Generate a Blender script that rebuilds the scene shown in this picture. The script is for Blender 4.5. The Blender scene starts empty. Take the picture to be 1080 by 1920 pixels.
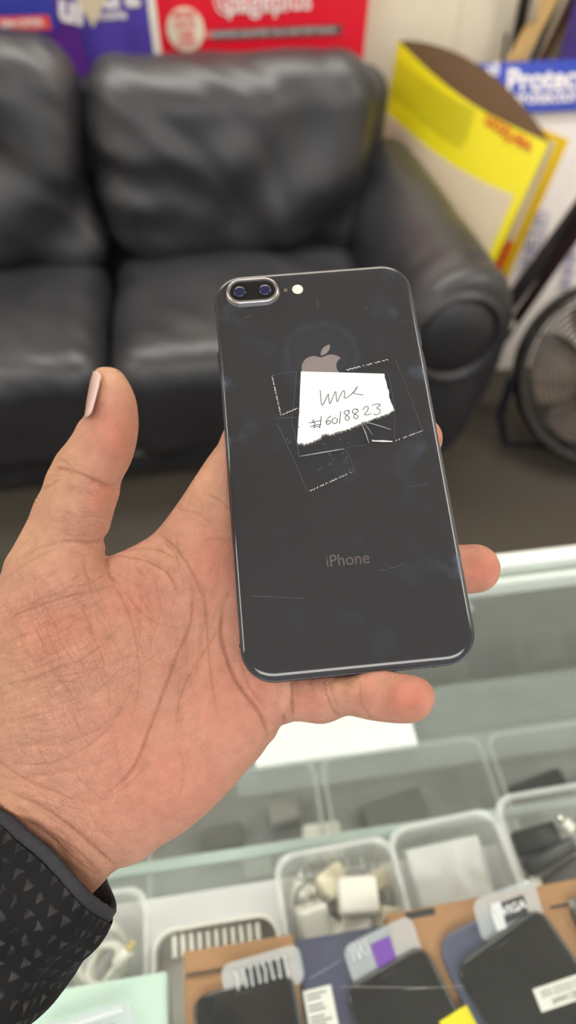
import bpy, bmesh, math, random
import numpy as np
from mathutils import Vector, Matrix, noise
random.seed(7)
SC = bpy.context.scene
COL = SC.collection
PI = math.pi
F_PX = 1250.0
# ------------------------------------------------------------------ camera
TH, YAW, HC = math.radians(50), math.radians(8), 1.55
FW = np.array([math.sin(YAW)*math.cos(TH), math.cos(YAW)*math.cos(TH), -math.sin(TH)])
RT = np.array([math.cos(YAW), -math.sin(YAW), 0.0])
DN = np.cross(FW, RT)
CAM = np.array([0, 0, HC])
cd = bpy.data.cameras.new('camera')
cam = bpy.data.objects.new('camera', cd); COL.objects.link(cam)
M = Matrix(((RT[0], -DN[0], -FW[0], 0), (RT[1], -DN[1], -FW[1], 0), (RT[2], -DN[2], -FW[2], HC), (0, 0, 0, 1)))
cam.matrix_world = M
cd.sensor_fit = 'VERTICAL'; cd.sensor_height = 36.0; cd.lens = 36.0*F_PX/1920
cd.clip_start = 0.02; cd.clip_end = 50
cd.dof.use_dof = True; cd.dof.focus_distance = 0.236; cd.dof.aperture_fstop = cd.lens/3.7
SC.camera = cam
SC.view_settings.view_transform = 'Standard'
SC.view_settings.look = 'None'
SC.view_settings.gamma = 1
SC.view_settings.exposure = 0.25
SC.cycles.use_denoising = True
SC.cycles.max_bounces = 10
SC.cycles.transparent_max_bounces = 24
SC.cycles.sample_clamp_indirect = 6.0

def ray(px, py): return FW + RT*(px-540)/F_PX + DN*(py-960)/F_PX
def onz(px, py, z):
    v = ray(px, py); return CAM + v*(z-HC)/v[2]
def ony(px, py, y):
    v = ray(px, py); return CAM + v*y/v[1]
def cw(p):      # camera-frame metres (right, down, forward) -> world
    p = np.asarray(p, float)
    return CAM + p[..., 0:1]*RT + p[..., 1:2]*DN + p[..., 2:3]*FW
def at_depth(px, py, d): return cw([(px-540)*d/F_PX, (py-960)*d/F_PX, d])

# ------------------------------------------------------------------ objects
def tag(o, label=None, cat=None, group=None, kind=None):
    if label: o['label'] = label
    if cat: o['category'] = cat
    if group: o['group'] = group
    if kind: o['kind'] = kind
    return o
def empty(name, loc=(0, 0, 0), rz=0.0, mat=None):
    o = bpy.data.objects.new(name, None); COL.objects.link(o)
    o.empty_display_size = 0.02
    if mat is not None: o.matrix_world = mat
    else:
        o.location = loc; o.rotation_euler = (0, 0, rz)
    return o
def mesh_obj(name, verts, faces, mat, parent=None, smooth=True, auto=None):
    me = bpy.data.meshes.new(name)
    me.from_pydata([tuple(map(float, v)) for v in verts], [], faces)
    me.update()
    o = bpy.data.objects.new(name, me); COL.objects.link(o)
    for m_ in (mat if isinstance(mat, (list, tuple)) else [mat]): me.materials.append(m_)
    if smooth:
        me.polygons.foreach_set('use_smooth', [True]*len(me.polygons))
        if auto is not None: me.set_sharp_from_angle(angle=math.radians(auto))
    if parent: o.parent = parent
    return o
class MB:
    def __init__(s): s.v = []; s.f = []
    def add(s, v, f):
        b = len(s.v); s.v += [tuple(map(float, p)) for p in v]; s.f += [tuple(b+i for i in q) for q in f]; return s
    def box(s, lo, hi, bev=0.0, seg=3):
        bm = bmesh.new(); bmesh.ops.create_cube(bm, size=1)
        lo = np.array(lo, float); hi = np.array(hi, float)
        for v in bm.verts:
            v.co = Vector([(lo[i]+hi[i])/2+v.co[i]*(hi[i]-lo[i]) for i in range(3)])
        if bev > 0: bmesh.ops.bevel(bm, geom=bm.edges[:], offset=bev, segments=seg, profile=0.5, affect='EDGES')
        bm.verts.index_update()
        s.add([v.co for v in bm.verts], [[v.index for v in f.verts] for f in bm.faces]); bm.free(); return s
    def tube(s, pts, r, n=10, cap=True):
        pts = [Vector(p) for p in pts]; N = len(pts)
        rr = r if isinstance(r, (list, tuple)) else [r]*N
        v = []; f = []; up = None
        for i, p in enumerate(pts):
            t = (pts[min(i+1, N-1)]-pts[max(i-1, 0)]).normalized()
            if up is None: up = t.orthogonal().normalized()
            up = (up-t*up.dot(t))
            up = up.normalized() if up.length > 1e-6 else t.orthogonal().normalized()
            b = t.cross(up)
            for k in range(n):
                a = 2*PI*k/n; v.append(p+(up*math.cos(a)+b*math.sin(a))*rr[i])
        for i in range(N-1):
            for k in range(n):
                k2 = (k+1) % n; f.append((i*n+k, i*n+k2, (i+1)*n+k2, (i+1)*n+k))
        if cap: f += [tuple(range(n))[::-1], tuple((N-1)*n+k for k in range(n))]
        return s.add(v, f)
    def loft(s, rings, cap0=True, cap1=True, closed=True):
        n = len(rings[0]); v = [p for r in rings for p in r]; f = []
        for i in range(len(rings)-1):
            for k in range(n if closed else n-1):
                k2 = (k+1) % n; f.append((i*n+k, i*n+k2, (i+1)*n+k2, (i+1)*n+k))
        if cap0: f.append(tuple(range(n))[::-1])
        if cap1: f.append(tuple((len(rings)-1)*n+k for k in range(n)))
        return s.add(v, f)
    def xf(s, m):
        s.v = [tuple(m @ Vector(p)) for p in s.v]; return s
    def build(s, name, mat, parent=None, smooth=True, auto=40):
        return mesh_obj(name, s.v, s.f, mat, parent, smooth, auto)
def rrect(w, h, r, n=8, z=0.0, cx=0, cy=0):
    r = max(min(r, w/2-1e-6, h/2-1e-6), 1e-6); out = []
    for (sx, sy, a0) in ((1, 1, 0), (-1, 1, 90), (-1, -1, 180), (1, -1, 270)):
        for k in range(n+1):
            a = math.radians(a0+90*k/n)
            out.append((cx+sx*(w/2-r)+r*math.cos(a), cy+sy*(h/2-r)+r*math.sin(a), z))
    return out
def text_mb(body, size, ext=0.0004, sx=1.0, bold=0.0, align='CENTER', spacing=1.0):
    cu = bpy.data.curves.new('lettering', 'FONT'); cu.body = body; cu.size = size; cu.extrude = ext
    cu.align_x = align; cu.align_y = 'CENTER'; cu.offset = bold; cu.space_character = spacing
    cu.resolution_u = 6
    o = bpy.data.objects.new('lettering', cu); COL.objects.link(o)
    bpy.context.view_layer.update()
    me = bpy.data.meshes.new_from_object(o.evaluated_get(bpy.context.evaluated_depsgraph_get()))
    mb = MB(); mb.add([(v.co.x*sx, v.co.y, v.co.z) for v in me.vertices], [tuple(p.vertices) for p in me.polygons])
    bpy.data.objects.remove(o); bpy.data.curves.remove(cu); bpy.data.meshes.remove(me)
    return mb
def catmull(P, n=6, closed=False):
    P = np.array(P, float); N = len(P); out = []
    rng = range(N) if closed else range(N-1)
    for i in rng:
        if closed: a, b, c, d = P[(i-1) % N], P[i], P[(i+1) % N], P[(i+2) % N]
        else: a, b, c, d = P[max(i-1, 0)], P[i], P[i+1], P[min(i+2, N-1)]
        for k in range(n):
            t = k/n
            out.append(0.5*((2*b)+(-a+c)*t+(2*a-5*b+4*c-d)*t*t+(-a+3*b-3*c+d)*t**3))
    if not closed: out.append(P[-1])
    return np.array(out)
def plane_frame(o, x, y):
    o = Vector(o); x = Vector(x).normalized(); z = x.cross(Vector(y)).normalized(); y = z.cross(x)
    return Matrix(((x[0], y[0], z[0], o[0]), (x[1], y[1], z[1], o[1]), (x[2], y[2], z[2], o[2]), (0, 0, 0, 1)))

# ------------------------------------------------------------------ materials
def srgb(r, g, b):
    def f(c):
        c /= 255.0
        return c/12.92 if c <= 0.04045 else ((c+0.055)/1.055)**2.4
    return (f(r), f(g), f(b), 1)
def nodes(name):
    m = bpy.data.materials.new(name); m.use_nodes = True
    nt = m.node_tree; return m, nt, nt.nodes['Principled BSDF'], nt.nodes['Material Output']
def N(nt, typ, **kw):
    n = nt.nodes.new(typ)
    for k, v in kw.items():
        if k.startswith('in_'): n.inputs[k[3:].replace('_', ' ')].default_value = v
        else: setattr(n, k, v)
    return n
def coords(nt, which='Object', scale=(1, 1, 1)):
    tc = N(nt, 'ShaderNodeTexCoord'); mp = N(nt, 'ShaderNodeMapping')
    mp.inputs['Scale'].default_value = scale
    nt.links.new(tc.outputs[which], mp.inputs['Vector']); return mp.outputs['Vector']
def mat(name, col, rough=0.5, metal=0.0, nscale=0.0, namt=0.12, bump=0.0, bscale=None, coat=0.0, spec=0.5, **kw):
    m, nt, b, o = nodes(name)
    b.inputs['Base Color'].default_value = col; b.inputs['Roughness'].default_value = rough
    b.inputs['Metallic'].default_value = metal; b.inputs['Coat Weight'].default_value = coat
    b.inputs['Specular IOR Level'].default_value = spec
    v = coords(nt)
    nz = N(nt, 'ShaderNodeTexNoise'); nz.inputs['Scale'].default_value = nscale or 20.0; nz.inputs['Detail'].default_value = 4
    nt.links.new(v, nz.inputs['Vector'])
    mx = N(nt, 'ShaderNodeMix', data_type='RGBA')
    mx.inputs[6].default_value = tuple(c*(1-namt) for c in col[:3])+(1,)
    mx.inputs[7].default_value = tuple(min(1, c*(1+namt)) for c in col[:3])+(1,)
    nt.links.new(nz.outputs['Fac'], mx.inputs[0]); nt.links.new(mx.outputs[2], b.inputs['Base Color'])
    if bump:
        n2 = N(nt, 'ShaderNodeTexNoise'); n2.inputs['Scale'].default_value = bscale or 60.0; n2.inputs['Detail'].default_value = 3
        nt.links.new(v, n2.inputs['Vector'])
        bp = N(nt, 'ShaderNodeBump'); bp.inputs['Strength'].default_value = bump; bp.inputs['Distance'].default_value = 0.002
        nt.links.new(n2.outputs['Fac'], bp.inputs['Height']); nt.links.new(bp.outputs['Normal'], b.inputs['Normal'])
    for k, v_ in kw.items(): b.inputs[k.replace('_', ' ')].default_value = v_
    return m
def clear_mat(name, tint, refl=0.12, rough=0.1, milky=0.0, mcol=(0.8, 0.8, 0.8, 1), fres=1.45):
    m, nt, b, o = nodes(name); nt.nodes.remove(b)
    tr = N(nt, 'ShaderNodeBsdfTransparent'); tr.inputs['Color'].default_value = tint
    gl = N(nt, 'ShaderNodeBsdfGlossy'); gl.inputs['Roughness'].default_value = rough
    df = N(nt, 'ShaderNodeBsdfDiffuse'); df.inputs['Color'].default_value = mcol
    fr = N(nt, 'ShaderNodeFresnel'); fr.inputs['IOR'].default_value = fres
    nz = N(nt, 'ShaderNodeTexNoise'); nz.inputs['Scale'].default_value = 25
    nt.links.new(coords(nt), nz.inputs['Vector'])
    ml = N(nt, 'ShaderNodeMath', operation='MULTIPLY_ADD'); ml.inputs[1].default_value = milky*0.5; ml.inputs[2].default_value = milky*0.75
    nt.links.new(nz.outputs['Fac'], ml.inputs[0])
    m1 = N(nt, 'ShaderNodeMixShader'); nt.links.new(ml.outputs[0], m1.inputs[0])
    nt.links.new(tr.outputs[0], m1.inputs[1]); nt.links.new(df.outputs[0], m1.inputs[2])
    m2 = N(nt, 'ShaderNodeMixShader'); ad = N(nt, 'ShaderNodeMath', operation='ADD'); ad.inputs[1].default_value = refl
    nt.links.new(fr.outputs[0], ad.inputs[0]); ge = N(nt, 'ShaderNodeNewGeometry'); bf = N(nt, 'ShaderNodeMath', operation='SUBTRACT'); bf.inputs[0].default_value = 1.0
    nt.links.new(ge.outputs['Backfacing'], bf.inputs[1]); mm = N(nt, 'ShaderNodeMath', operation='MULTIPLY')   # reflect at the outer face of the sheet only
    nt.links.new(ad.outputs[0], mm.inputs[0]); nt.links.new(bf.outputs[0], mm.inputs[1]); nt.links.new(mm.outputs[0], m2.inputs[0])
    nt.links.new(m1.outputs[0], m2.inputs[1]); nt.links.new(gl.outputs[0], m2.inputs[2])
    nt.links.new(m2.outputs[0], o.inputs['Surface']); return m
def emit(name, col, s):
    m, nt, b, o = nodes(name); nt.nodes.remove(b)
    e = N(nt, 'ShaderNodeEmission'); e.inputs['Color'].default_value = col; e.inputs['Strength'].default_value = s
    nt.links.new(e.outputs[0], o.inputs['Surface']); return m

WHITE = mat('white_paint', srgb(225, 222, 214), 0.6, namt=0.03)
CARD_WHITE = mat('white_card', srgb(228, 222, 222), 0.55, namt=0.04)
CREAM = mat('cream_card', srgb(214, 198, 168), 0.5, namt=0.05)
BLACKPLASTIC = mat('black_plastic', srgb(22, 22, 24), 0.35)
DARKMETAL = mat('dark_metal', srgb(48, 44, 46), 0.35, 0.3)
WHITEPLASTIC = mat('white_plastic', srgb(232, 228, 218), 0.35, namt=0.05)
GREYPLASTIC = mat('grey_plastic', srgb(165, 162, 155), 0.4)
STEEL = mat('steel', srgb(190, 188, 184), 0.25, 1.0)
KRAFT = mat('kraft_card', srgb(168, 124, 84), 0.75, nscale=60, namt=0.12)
INK = mat('blue_black_ink', srgb(32, 28, 62), 0.5)
PRINT_BLACK = mat('black_print', srgb(40, 38, 40), 0.5)
LABELWHITE = mat('label_paper', srgb(222, 220, 212), 0.6, namt=0.04)
LETTERWHITE = mat('white_lettering', srgb(240, 236, 236), 0.5, namt=0.02)
PURPLE = mat('purple_print', srgb(118, 62, 170), 0.4)
# ------------------------------------------------------------------ room shell
def struct(name, mb, m): return tag(mb.build(name, m), kind='structure')
CARPET = mat('dark_carpet', srgb(72, 66, 58), 0.95, nscale=240, namt=0.25, bump=0.5, bscale=500)
WALLM = mat('wall_paint', srgb(240, 230, 208), 0.7, namt=0.03)
struct('floor', MB().box((-2.6, -1.6, -0.05), (2.2, 2.56, 0)), CARPET)
struct('wall_back', MB().box((-2.6, 2.5, 0), (2.2, 2.56, 2.7)), WALLM)
struct('wall_right', MB().box((2.14, -1.6, 0), (2.2, 2.5, 2.7)), WALLM)
struct('wall_left', MB().box((-2.6, -1.6, 0), (-2.54, 2.5, 2.7)), WALLM)
struct('ceiling', MB().box((-2.6, -1.6, 2.7), (2.2, 2.56, 2.75)), mat('ceiling_tile', srgb(215, 213, 208), 0.8, namt=0.03))
struct('baseboard_back', MB().box((-2.54, 2.485, 0), (2.14, 2.5, 0.09), 0.003), mat('baseboard_tan', srgb(150, 128, 100), 0.6))
LP = [(0.1, 2.08), (-1.65, 0.4), (1.75, 0.4), (0.1, -1.2)]
lamp_m = emit('lamp_diffuser', (1, 0.965, 0.91, 1), 10.0)
for i, (x, y) in enumerate(LP):
    r = empty('ceiling_light', (x, y, 2.7), PI/2 if abs(x) < 1 else 0)
    tag(r, 'white ceiling light panel, ' + ['the one above the sofa', 'the one above the left wall', 'the one above the right wall', 'the one behind the camera'][i], 'ceiling light', 'ceiling lights')
    lw, ll = (0.3, 1.1) if abs(x) < 1 else (0.3, 0.6)
    MB().box((-lw, -ll, -0.02), (lw, ll, 0), 0.004).build('frame', WHITE, r)
    MB().box((-lw+0.03, -ll+0.03, -0.026), (lw-0.03, ll-0.03, -0.0205)).build('diffuser', lamp_m, r)
w = bpy.data.worlds.new('daylight'); SC.world = w; w.use_nodes = True
w.node_tree.nodes['Background'].inputs[0].default_value = (0.93, 0.97, 1.0, 1)
w.node_tree.nodes['Background'].inputs[1].default_value = 0.55

# ------------------------------------------------------------------ sofa
def leather():
    m, nt, b, o = nodes('black_leather')
    v = coords(nt)
    b.inputs['Specular IOR Level'].default_value = 0.7
    n1 = N(nt, 'ShaderNodeTexNoise'); n1.inputs['Scale'].default_value = 6; nt.links.new(v, n1.inputs['Vector'])
    mr = N(nt, 'ShaderNodeMapRange'); mr.inputs['To Min'].default_value = 0.34; mr.inputs['To Max'].default_value = 0.5
    nt.links.new(n1.outputs['Fac'], mr.inputs['Value']); nt.links.new(mr.outputs[0], b.inputs['Roughness'])
    cr = N(nt, 'ShaderNodeMix', data_type='RGBA'); cr.inputs[6].default_value = srgb(30, 31, 37); cr.inputs[7].default_value = srgb(52, 51, 55)
    nt.links.new(n1.outputs['Fac'], cr.inputs[0]); nt.links.new(cr.outputs[2], b.inputs['Base Color'])
    vo = N(nt, 'ShaderNodeTexVoronoi'); vo.inputs['Scale'].default_value = 260; nt.links.new(v, vo.inputs['Vector'])
    bp = N(nt, 'ShaderNodeBump'); bp.inputs['Strength'].default_value = 0.15; bp.inputs['Distance'].default_value = 0.001
    nt.links.new(vo.outputs['Distance'], bp.inputs['Height']); nt.links.new(bp.outputs['Normal'], b.inputs['Normal'])
    return m
LEATHER = leather()
def cushion(name, lo, hi, parent, ex=0.35, seed=0.0, wr=0.012, n=44, shear=0.0, folds=None, crown=0.0):
    """soft leather cushion: rounded box with pinched edges and folds; shear leans it back"""
    bm = bmesh.new(); bmesh.ops.create_cube(bm, size=2)
    bmesh.ops.subdivide_edges(bm, edges=bm.edges[:], cuts=n, use_grid_fill=True)
    lo = Vector(lo); hi = Vector(hi); c = (lo+hi)/2; h = (hi-lo)/2
    hm = min(h)
    for v in bm.verts:
        p = v.co.copy()
        r = ex*1.0
        q = Vector((p.x*h.x, p.y*h.y, p.z*h.z)); R = hm*r*2 if r < .5 else hm
        core = Vector([max(-(h[i]-R), min(h[i]-R, q[i])) for i in range(3)])
        d = q-core
        if d.length > 1e-9: q = core+d.normalized()*R*min(1.0, d.length/R if d.length < R else 1.0)
        nrm = d.normalized() if d.length > 1e-9 else Vector((0, 0, 1))
        s = Vector((q.x*5+seed*7.3, q.y*5-seed*3.1, q.z*5+seed))
        w1 = noise.noise(s)*1.2
        th = 0.6+0.5*noise.noise(s*0.3)
        ax = q.x*math.cos(th)+q.z*math.sin(th)+q.y*0.5; ay = -q.x*math.sin(th)+q.z*math.cos(th)
        w2 = noise.noise(Vector((ax*22+seed, ay*5, q.y*6+seed)))
        w3 = noise.noise(Vector((ax*9-seed, ay*3+seed, q.y*4)))
        disp = wr*(0.8*w1+0.45*w2+0.9*w3)
        if folds: disp += folds(q, h)
        bul = crown*(1-(q.x/h.x)**2)*max(0, (1-(q.z/h.z)**2 if h.y < h.z else 1-(q.y/h.y)**2))
        q = q+nrm*(disp+bul)
        q.y += shear*(q.z+h.z)
        v.co = c+q
    bm.verts.index_update()
    mb = MB().add([v.co for v in bm.verts], [[v.index for v in f.verts] for f in bm.faces]); bm.free()
    return mb.build(name, LEATHER, parent, True, None)
SX, SY = -0.29, 1.4
sofa = empty('leather_sofa', (SX, SY, 0))
tag(sofa, 'black leather sofa with plump cushions and a rounded arm, behind the hand', 'sofa')
def S(x, y, z): return (x-SX, y-SY, z)
for (a, b_, sd) in ((-1.08, -0.285, 1.7), (-0.275, 0.52, 4.2)):
    cushion('seat_cushion', S(a, 1.43, 0.105), S(b_, 2.06, 0.475), sofa, 0.24, sd, 0.008, crown=0.015)
def backfold(q, h):
    s = q.z*0.85-q.x*0.75; env = max(0, min(1, (q.x/h.x)*0.9+0.45))*max(0, 0.9-q.z/h.z*0.7); return 0.016*math.sin(s*22+3*noise.noise(Vector((q.x*3, q.z*3, 1))))*env+0.007*math.sin((q.z+q.x*0.25)*30+4*noise.noise(Vector((q.x*4, q.z*4, 7))))*max(0, 0.3-q.x/h.x)
for (a, b_, t, sd) in ((-1.10, -0.285, 1.015, 9.1), (-0.272, 0.545, 0.955, 3.3)):
    cushion('back_cushion', S(a, 1.94, 0.43), S(b_, 2.18, t), sofa, 0.45, sd, 0.014, shear=0.16, folds=backfold, crown=0.02)
cushion('back_frame', S(-1.2, 2.16, 0.10), S(0.62, 2.33, 0.88), sofa, 0.4, 2.2, 0.004)
cushion('base_panel', S(-1.1, 1.47, 0.04), S(0.55, 2.2, 0.13), sofa, 0.2, 6.2, 0.006)
for sgn, x0 in ((1, 0.485), (-1, -1.37)):
    cx = x0+0.15; rings = []
    for j, y in enumerate(np.linspace(1.385, 2.24, 40)):
        ring = []
        e = min(1.0, (y-1.385)/0.04); sc_ = 0.86+0.14*math.sqrt(1-(1-e)**2)
        for k in range(48):
            a = 2*PI*k/48; cz = 0.52
            rx, rz = 0.155*sc_*(1-0.09*(y-1.385)/0.855), 0.165*sc_*(1-0.05*(y-1.385)/0.855)
            X = cx+rx*math.cos(a)+0.02*math.sin(a); Z = cz+rz*math.sin(a)
            if math.sin(a) < 0: Z = cz+(cz-0.08)*math.sin(a)*(0.93+0.07*sc_)*1.0; X = cx+(rx*0.80+0.03*abs(math.cos(a)))*(1 if math.cos(a) > 0 else -1)*abs(math.cos(a))**0.55
            wv = 0.005*noise.noise(Vector((X*14, y*6, Z*14)))+0.004*math.sin(y*60+a*3)*max(0, 1-(y-1.385)/0.25)
            n_ = Vector((math.cos(a), 0, math.sin(a)))
            X -= 0.022*max(0, y-1.6)/0.64
            ring.append(S(X+n_.x*wv, y, Z+n_.z*wv))
        rings.append(ring)
    MB().loft(rings).build('arm', LEATHER, sofa, True, 50)
    # welted round front panel of the arm
    rg = []
    for (s_, dy) in ((1.0, 0.0), (0.97, -0.014), (0.9, -0.02), (0.82, -0.014), (0.78, -0.006), (0.7, -0.016), (0.3, -0.024)):
        rg.append([S(cx+0.128*s_*math.cos(2*PI*k/40), 1.386+dy, 0.515+0.138*s_*math.sin(2*PI*k/40)) for k in range(40)])
    MB().loft(rg).build('arm_front', LEATHER, sofa, True, 60)
for x in (-1.15, 0.6):
    for y in (1.5, 2.25):
        MB().loft([[S(x+r_*math.cos(2*PI*k/16), y+r_*math.sin(2*PI*k/16), z) for k in range(16)] for r_, z in ((0.02, 0), (0.03, 0.1))]).build('foot', BLACKPLASTIC, sofa)

# ------------------------------------------------------------------ posters behind the sofa
def panel(name, corners, m, thick=0.006, parent=None):
    """flat board from 4 world corners TL,TR,BR,BL"""
    c = [Vector(p) for p in corners]; n = (c[1]-c[0]).cross(c[3]-c[0]).normalized()
    mb = MB().add([*c, *[p+n*thick for p in c]], [(3, 2, 1, 0), (4, 5, 6, 7), (0, 1, 5, 4), (1, 2, 6, 5), (2, 3, 7, 6), (3, 0, 4, 7)])
    o = mb.build(name, m, parent, False, None); return o
def board(name, TL, TR, BR, BL, m, label, cat, thick=0.008, group=None):
    TL, TR, BR, BL = [Vector(p) for p in (TL, TR, BR, BL)]
    r = empty(name, (BL+BR)/2); tag(r, label, cat, group)
    o = r.location
    panel('panel', [TL-o, TR-o, BR-o, BL-o], m, thick, r)
    fr = plane_frame(TL-o, TR-TL, TL-BL)
    return r, fr, (TR-TL).length, (TL-BL).length
def put(r, fr, mb, name, m, x, y, rot=0.0, z=0.0015, label=None):
    mm = fr @ Matrix.Translation((x, y, z)) @ Matrix.Rotation(rot, 4, 'Z')
    o = mb.xf(mm).build(name, m, r, False, None)
    if label: o['label'] = label
    return o
def rect(w_, h_, t=0.0008): return MB().box((-w_/2, -h_/2, 0), (w_/2, h_/2, t))
def disc(r_, t=0.0008, n=40):
    return MB().loft([[(r_*math.cos(2*PI*k/n), r_*math.sin(2*PI*k/n), z) for k in range(n)] for z in (0, t)])
def upright(px0, py0, px1, py1, y, zb, xo=0):
    a = ony(px0, py0, y); b = ony(px1, py1, y); return a, b

RED = mat('red_poster', srgb(228, 8, 44), 0.4, namt=0.03)
GREYBAR = mat('grey_bar', srgb(92, 80, 84), 0.5)
VIOLET = mat('violet_poster', srgb(84, 66, 172), 0.4, namt=0.05)
DEEPPURPLE = mat('deep_purple_poster', srgb(92, 38, 140), 0.4, nscale=5, namt=0.4)
NAVY = mat('navy_print', srgb(52, 58, 160), 0.4)
ORANGE = mat('orange_red_print', srgb(226, 78, 66), 0.5)
# red poster
yb = 2.40
r, fr, W_, H_ = board('red_poster', (-0.055, yb+0.03, 1.30), (0.60, yb+0.03, 1.30), (0.545, yb, 0.0), (-0.045, yb, 0.0), RED,
      'red phone plan poster with white lettering and a round badge, behind the sofa', 'poster')
def on_board(fr, r, px, py):
    o = np.array(fr.translation)+np.array(r.location); n = np.array(fr.to_3x3().col[2])
    v = ray(px, py); s = (n@(o-CAM))/(n@v); p = CAM+v*s-o
    return float(p@np.array(fr.to_3x3().col[0])), float(p@np.array(fr.to_3x3().col[1]))
def deco(px, py): return on_board(fr, r, px, py)
x, y = deco(520, 60); put(r, fr, rect(0.40, 0.026), 'grey_bar', GREYBAR, x, y)
x, y = deco(500, 61); put(r, fr, text_mb('NATIONWIDE UNLIMITED TALK AND TEXT PLANS', 0.0185, 0.0004, 1.0), 'bar_lettering', LETTERWHITE, x, y, 0, 0.003)
x, y = deco(348, 55); put(r, fr, disc(0.056), 'round_badge', mat('badge_white', srgb(236, 226, 206), 0.5), x, y, 0, 0.003)
put(r, fr, text_mb('MORE\nDATA\nLESS\nCOST', 0.024, 0.0004, 1.0, 0.0005, spacing=1.0), 'badge_lettering', RED, x, y-0.0, 0, 0.0045)
x, y = deco(505, 2); put(r, fr, text_mb('pageplus', 0.075, 0.0004, 1.0, 0.001), 'large_lettering', LETTERWHITE, x, y, 0, 0.002)
x, y = deco(490, 19); put(r, fr, text_mb('cellular phone plans', 0.02, 0.0004), 'small_lettering', LETTERWHITE, x, y, 0, 0.002)
x, y = deco(425, 1)
ring = MB()
n = 40
for (ra, rb_) in ((0.036, 0.031),):
    ring.loft([[(q*math.cos(2*PI*k/n), q*math.sin(2*PI*k/n), z) for k in range(n)] for q, z in ((ra, 0), (ra, 0.0008), (rb_, 0.0008), (rb_, 0))], False, False)
put(r, fr, ring, 'emblem_ring', LETTERWHITE, x, y, 0, 0.002)
put(r, fr, MB().tube([(0.018*math.cos(a), 0.018*math.sin(a), 0) for a in np.linspace(0.6, 5.2, 16)], 0.004, 6), 'emblem_curl', LETTERWHITE, x, y, 0, 0.002)
# violet poster
r, fr, W_, H_ = board('violet_poster', (-0.42, yb+0.05, 1.28), (-0.075, yb+0.05, 1.28), (-0.075, yb+0.02, 0.0), (-0.42, yb+0.02, 0.0), VIOLET,
      'violet poster with white lettering between the red poster and the purple one', 'poster')
x, y = deco(222, -2); put(r, fr, text_mb('ultra', 0.095, 0.0004, 1.0, 0.004), 'large_lettering', LETTERWHITE, x-0.03, y+0.012, 0, 0.002)
x, y = deco(207, 28); put(r, fr, text_mb('mobile', 0.034, 0.0004, 1.0, 0.001), 'small_lettering', LETTERWHITE, x, y, 0, 0.002)
# white strip post between
MB_ = MB().box((-0.072, yb-0.045, 0), (-0.05, yb-0.02, 1.32), 0.002)
tag(MB_.build('white_batten', WHITE), 'narrow white upright strip between violet and red posters', 'batten')
# purple poster in front
r, fr, W_, H_ = board('purple_poster', (-0.95, yb+0.0, 1.28), (-0.30, yb+0.0, 1.28), (-0.22, yb-0.03, 0.0), (-0.95, yb-0.03, 0.0), DEEPPURPLE,
      'purple poster with an orange offer strip, at the top left corner above the sofa', 'poster')
x, y = deco(30, 22); put(r, fr, MB().loft([rrect(0.22, 0.10, 0.02, 6, 0), rrect(0.22, 0.10, 0.02, 6, 0.0008)]), 'navy_box', NAVY, x, y)
x, y = deco(28, 44); put(r, fr, rect(0.20, 0.034), 'orange_strip', ORANGE, x, y, 0, 0.003)
put(r, fr, text_mb('SIM+OFFER', 0.024, 0.0004, 1.0, 0.0005), 'strip_lettering', LETTERWHITE, x+0.02, y, 0, 0.0045)
x, y = deco(133, 18); put(r, fr, text_mb('ul', 0.095, 0.0004, 1.0, 0.004), 'large_lettering', LETTERWHITE, x, y, -0.25, 0.002)
# torn white triangle
a = ony(140, -10, yb-0.09); b = ony(205, -10, yb-0.09); c_ = ony(174, 52, yb-0.09)
tb = MB().add([a, b, c_, *[p-np.array([0, 0.001, 0]) for p in (a, b, c_)]], [(0, 1, 2), (5, 4, 3), (0, 3, 4, 1), (1, 4, 5, 2), (2, 5, 3, 0)])
tag(tb.build('paper_flap', CREAM, None, False), 'cream paper flap wedged between the purple and violet posters', 'paper')

# ------------------------------------------------------------------ things leaning at the right
# white panel against the wall
r, fr, W_, H_ = board('leaning_board', (0.57, 2.492, 1.35), (0.90, 2.492, 1.35), (0.90, 2.487, 0.09), (0.57, 2.487, 0.09), mat('panel_cream', srgb(238, 228, 206), 0.5, namt=0.04),
     'tall plain off-white panel leaning on the wall beside the red poster', 'panel')
def stick(name, pA, pB, w_, t, m, label, cat, group=None):
    A, B = Vector(pA), Vector(pB); d = (B-A).normalized(); side = d.cross(Vector((0, 1, 0))).normalized(); up = side.cross(d)
    v = []
    for P in (A, B):
        for (s1, s2) in ((-1, -1), (1, -1), (1, 1), (-1, 1)): v.append(P+side*s1*w_/2+up*s2*t/2)
    mb = MB().add([p for p in v], [(3, 2, 1, 0), (4, 5, 6, 7), (0, 1, 5, 4), (1, 2, 6, 5), (2, 3, 7, 6), (3, 0, 4, 7)])
    bm = bmesh.new(); vs = [bm.verts.new(p) for p in mb.v]
    for f in mb.f: bm.faces.new([vs[i] for i in f])
    bmesh.ops.bevel(bm, geom=bm.edges[:], offset=min(w_, t)*0.15, segments=2, affect='EDGES'); bm.verts.index_update()
    mb = MB().add([q.co for q in bm.verts], [[q.index for q in f.verts] for f in bm.faces]); bm.free()
    return tag(mb.build(name, m), label, cat, group)
WOOD = mat('pale_wood', srgb(214, 178, 120), 0.5, nscale=8, namt=0.12)
BROWNWOOD = mat('brown_wood', srgb(108, 74, 56), 0.45, nscale=10, namt=0.2)
def ext(pa, pb, ya, yb_, e0=0.0, e1=0.0):
    A = ony(*pa, ya); B = ony(*pb, yb_); d = B-A; return A-d*e0, B+d*e1
def lean(pa, pb, y):
    A = ony(*pa, y); B = ony(*pb, y); d = B-A; return A-d*(A[2]-0.004)/d[2], B+d*0.9
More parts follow.
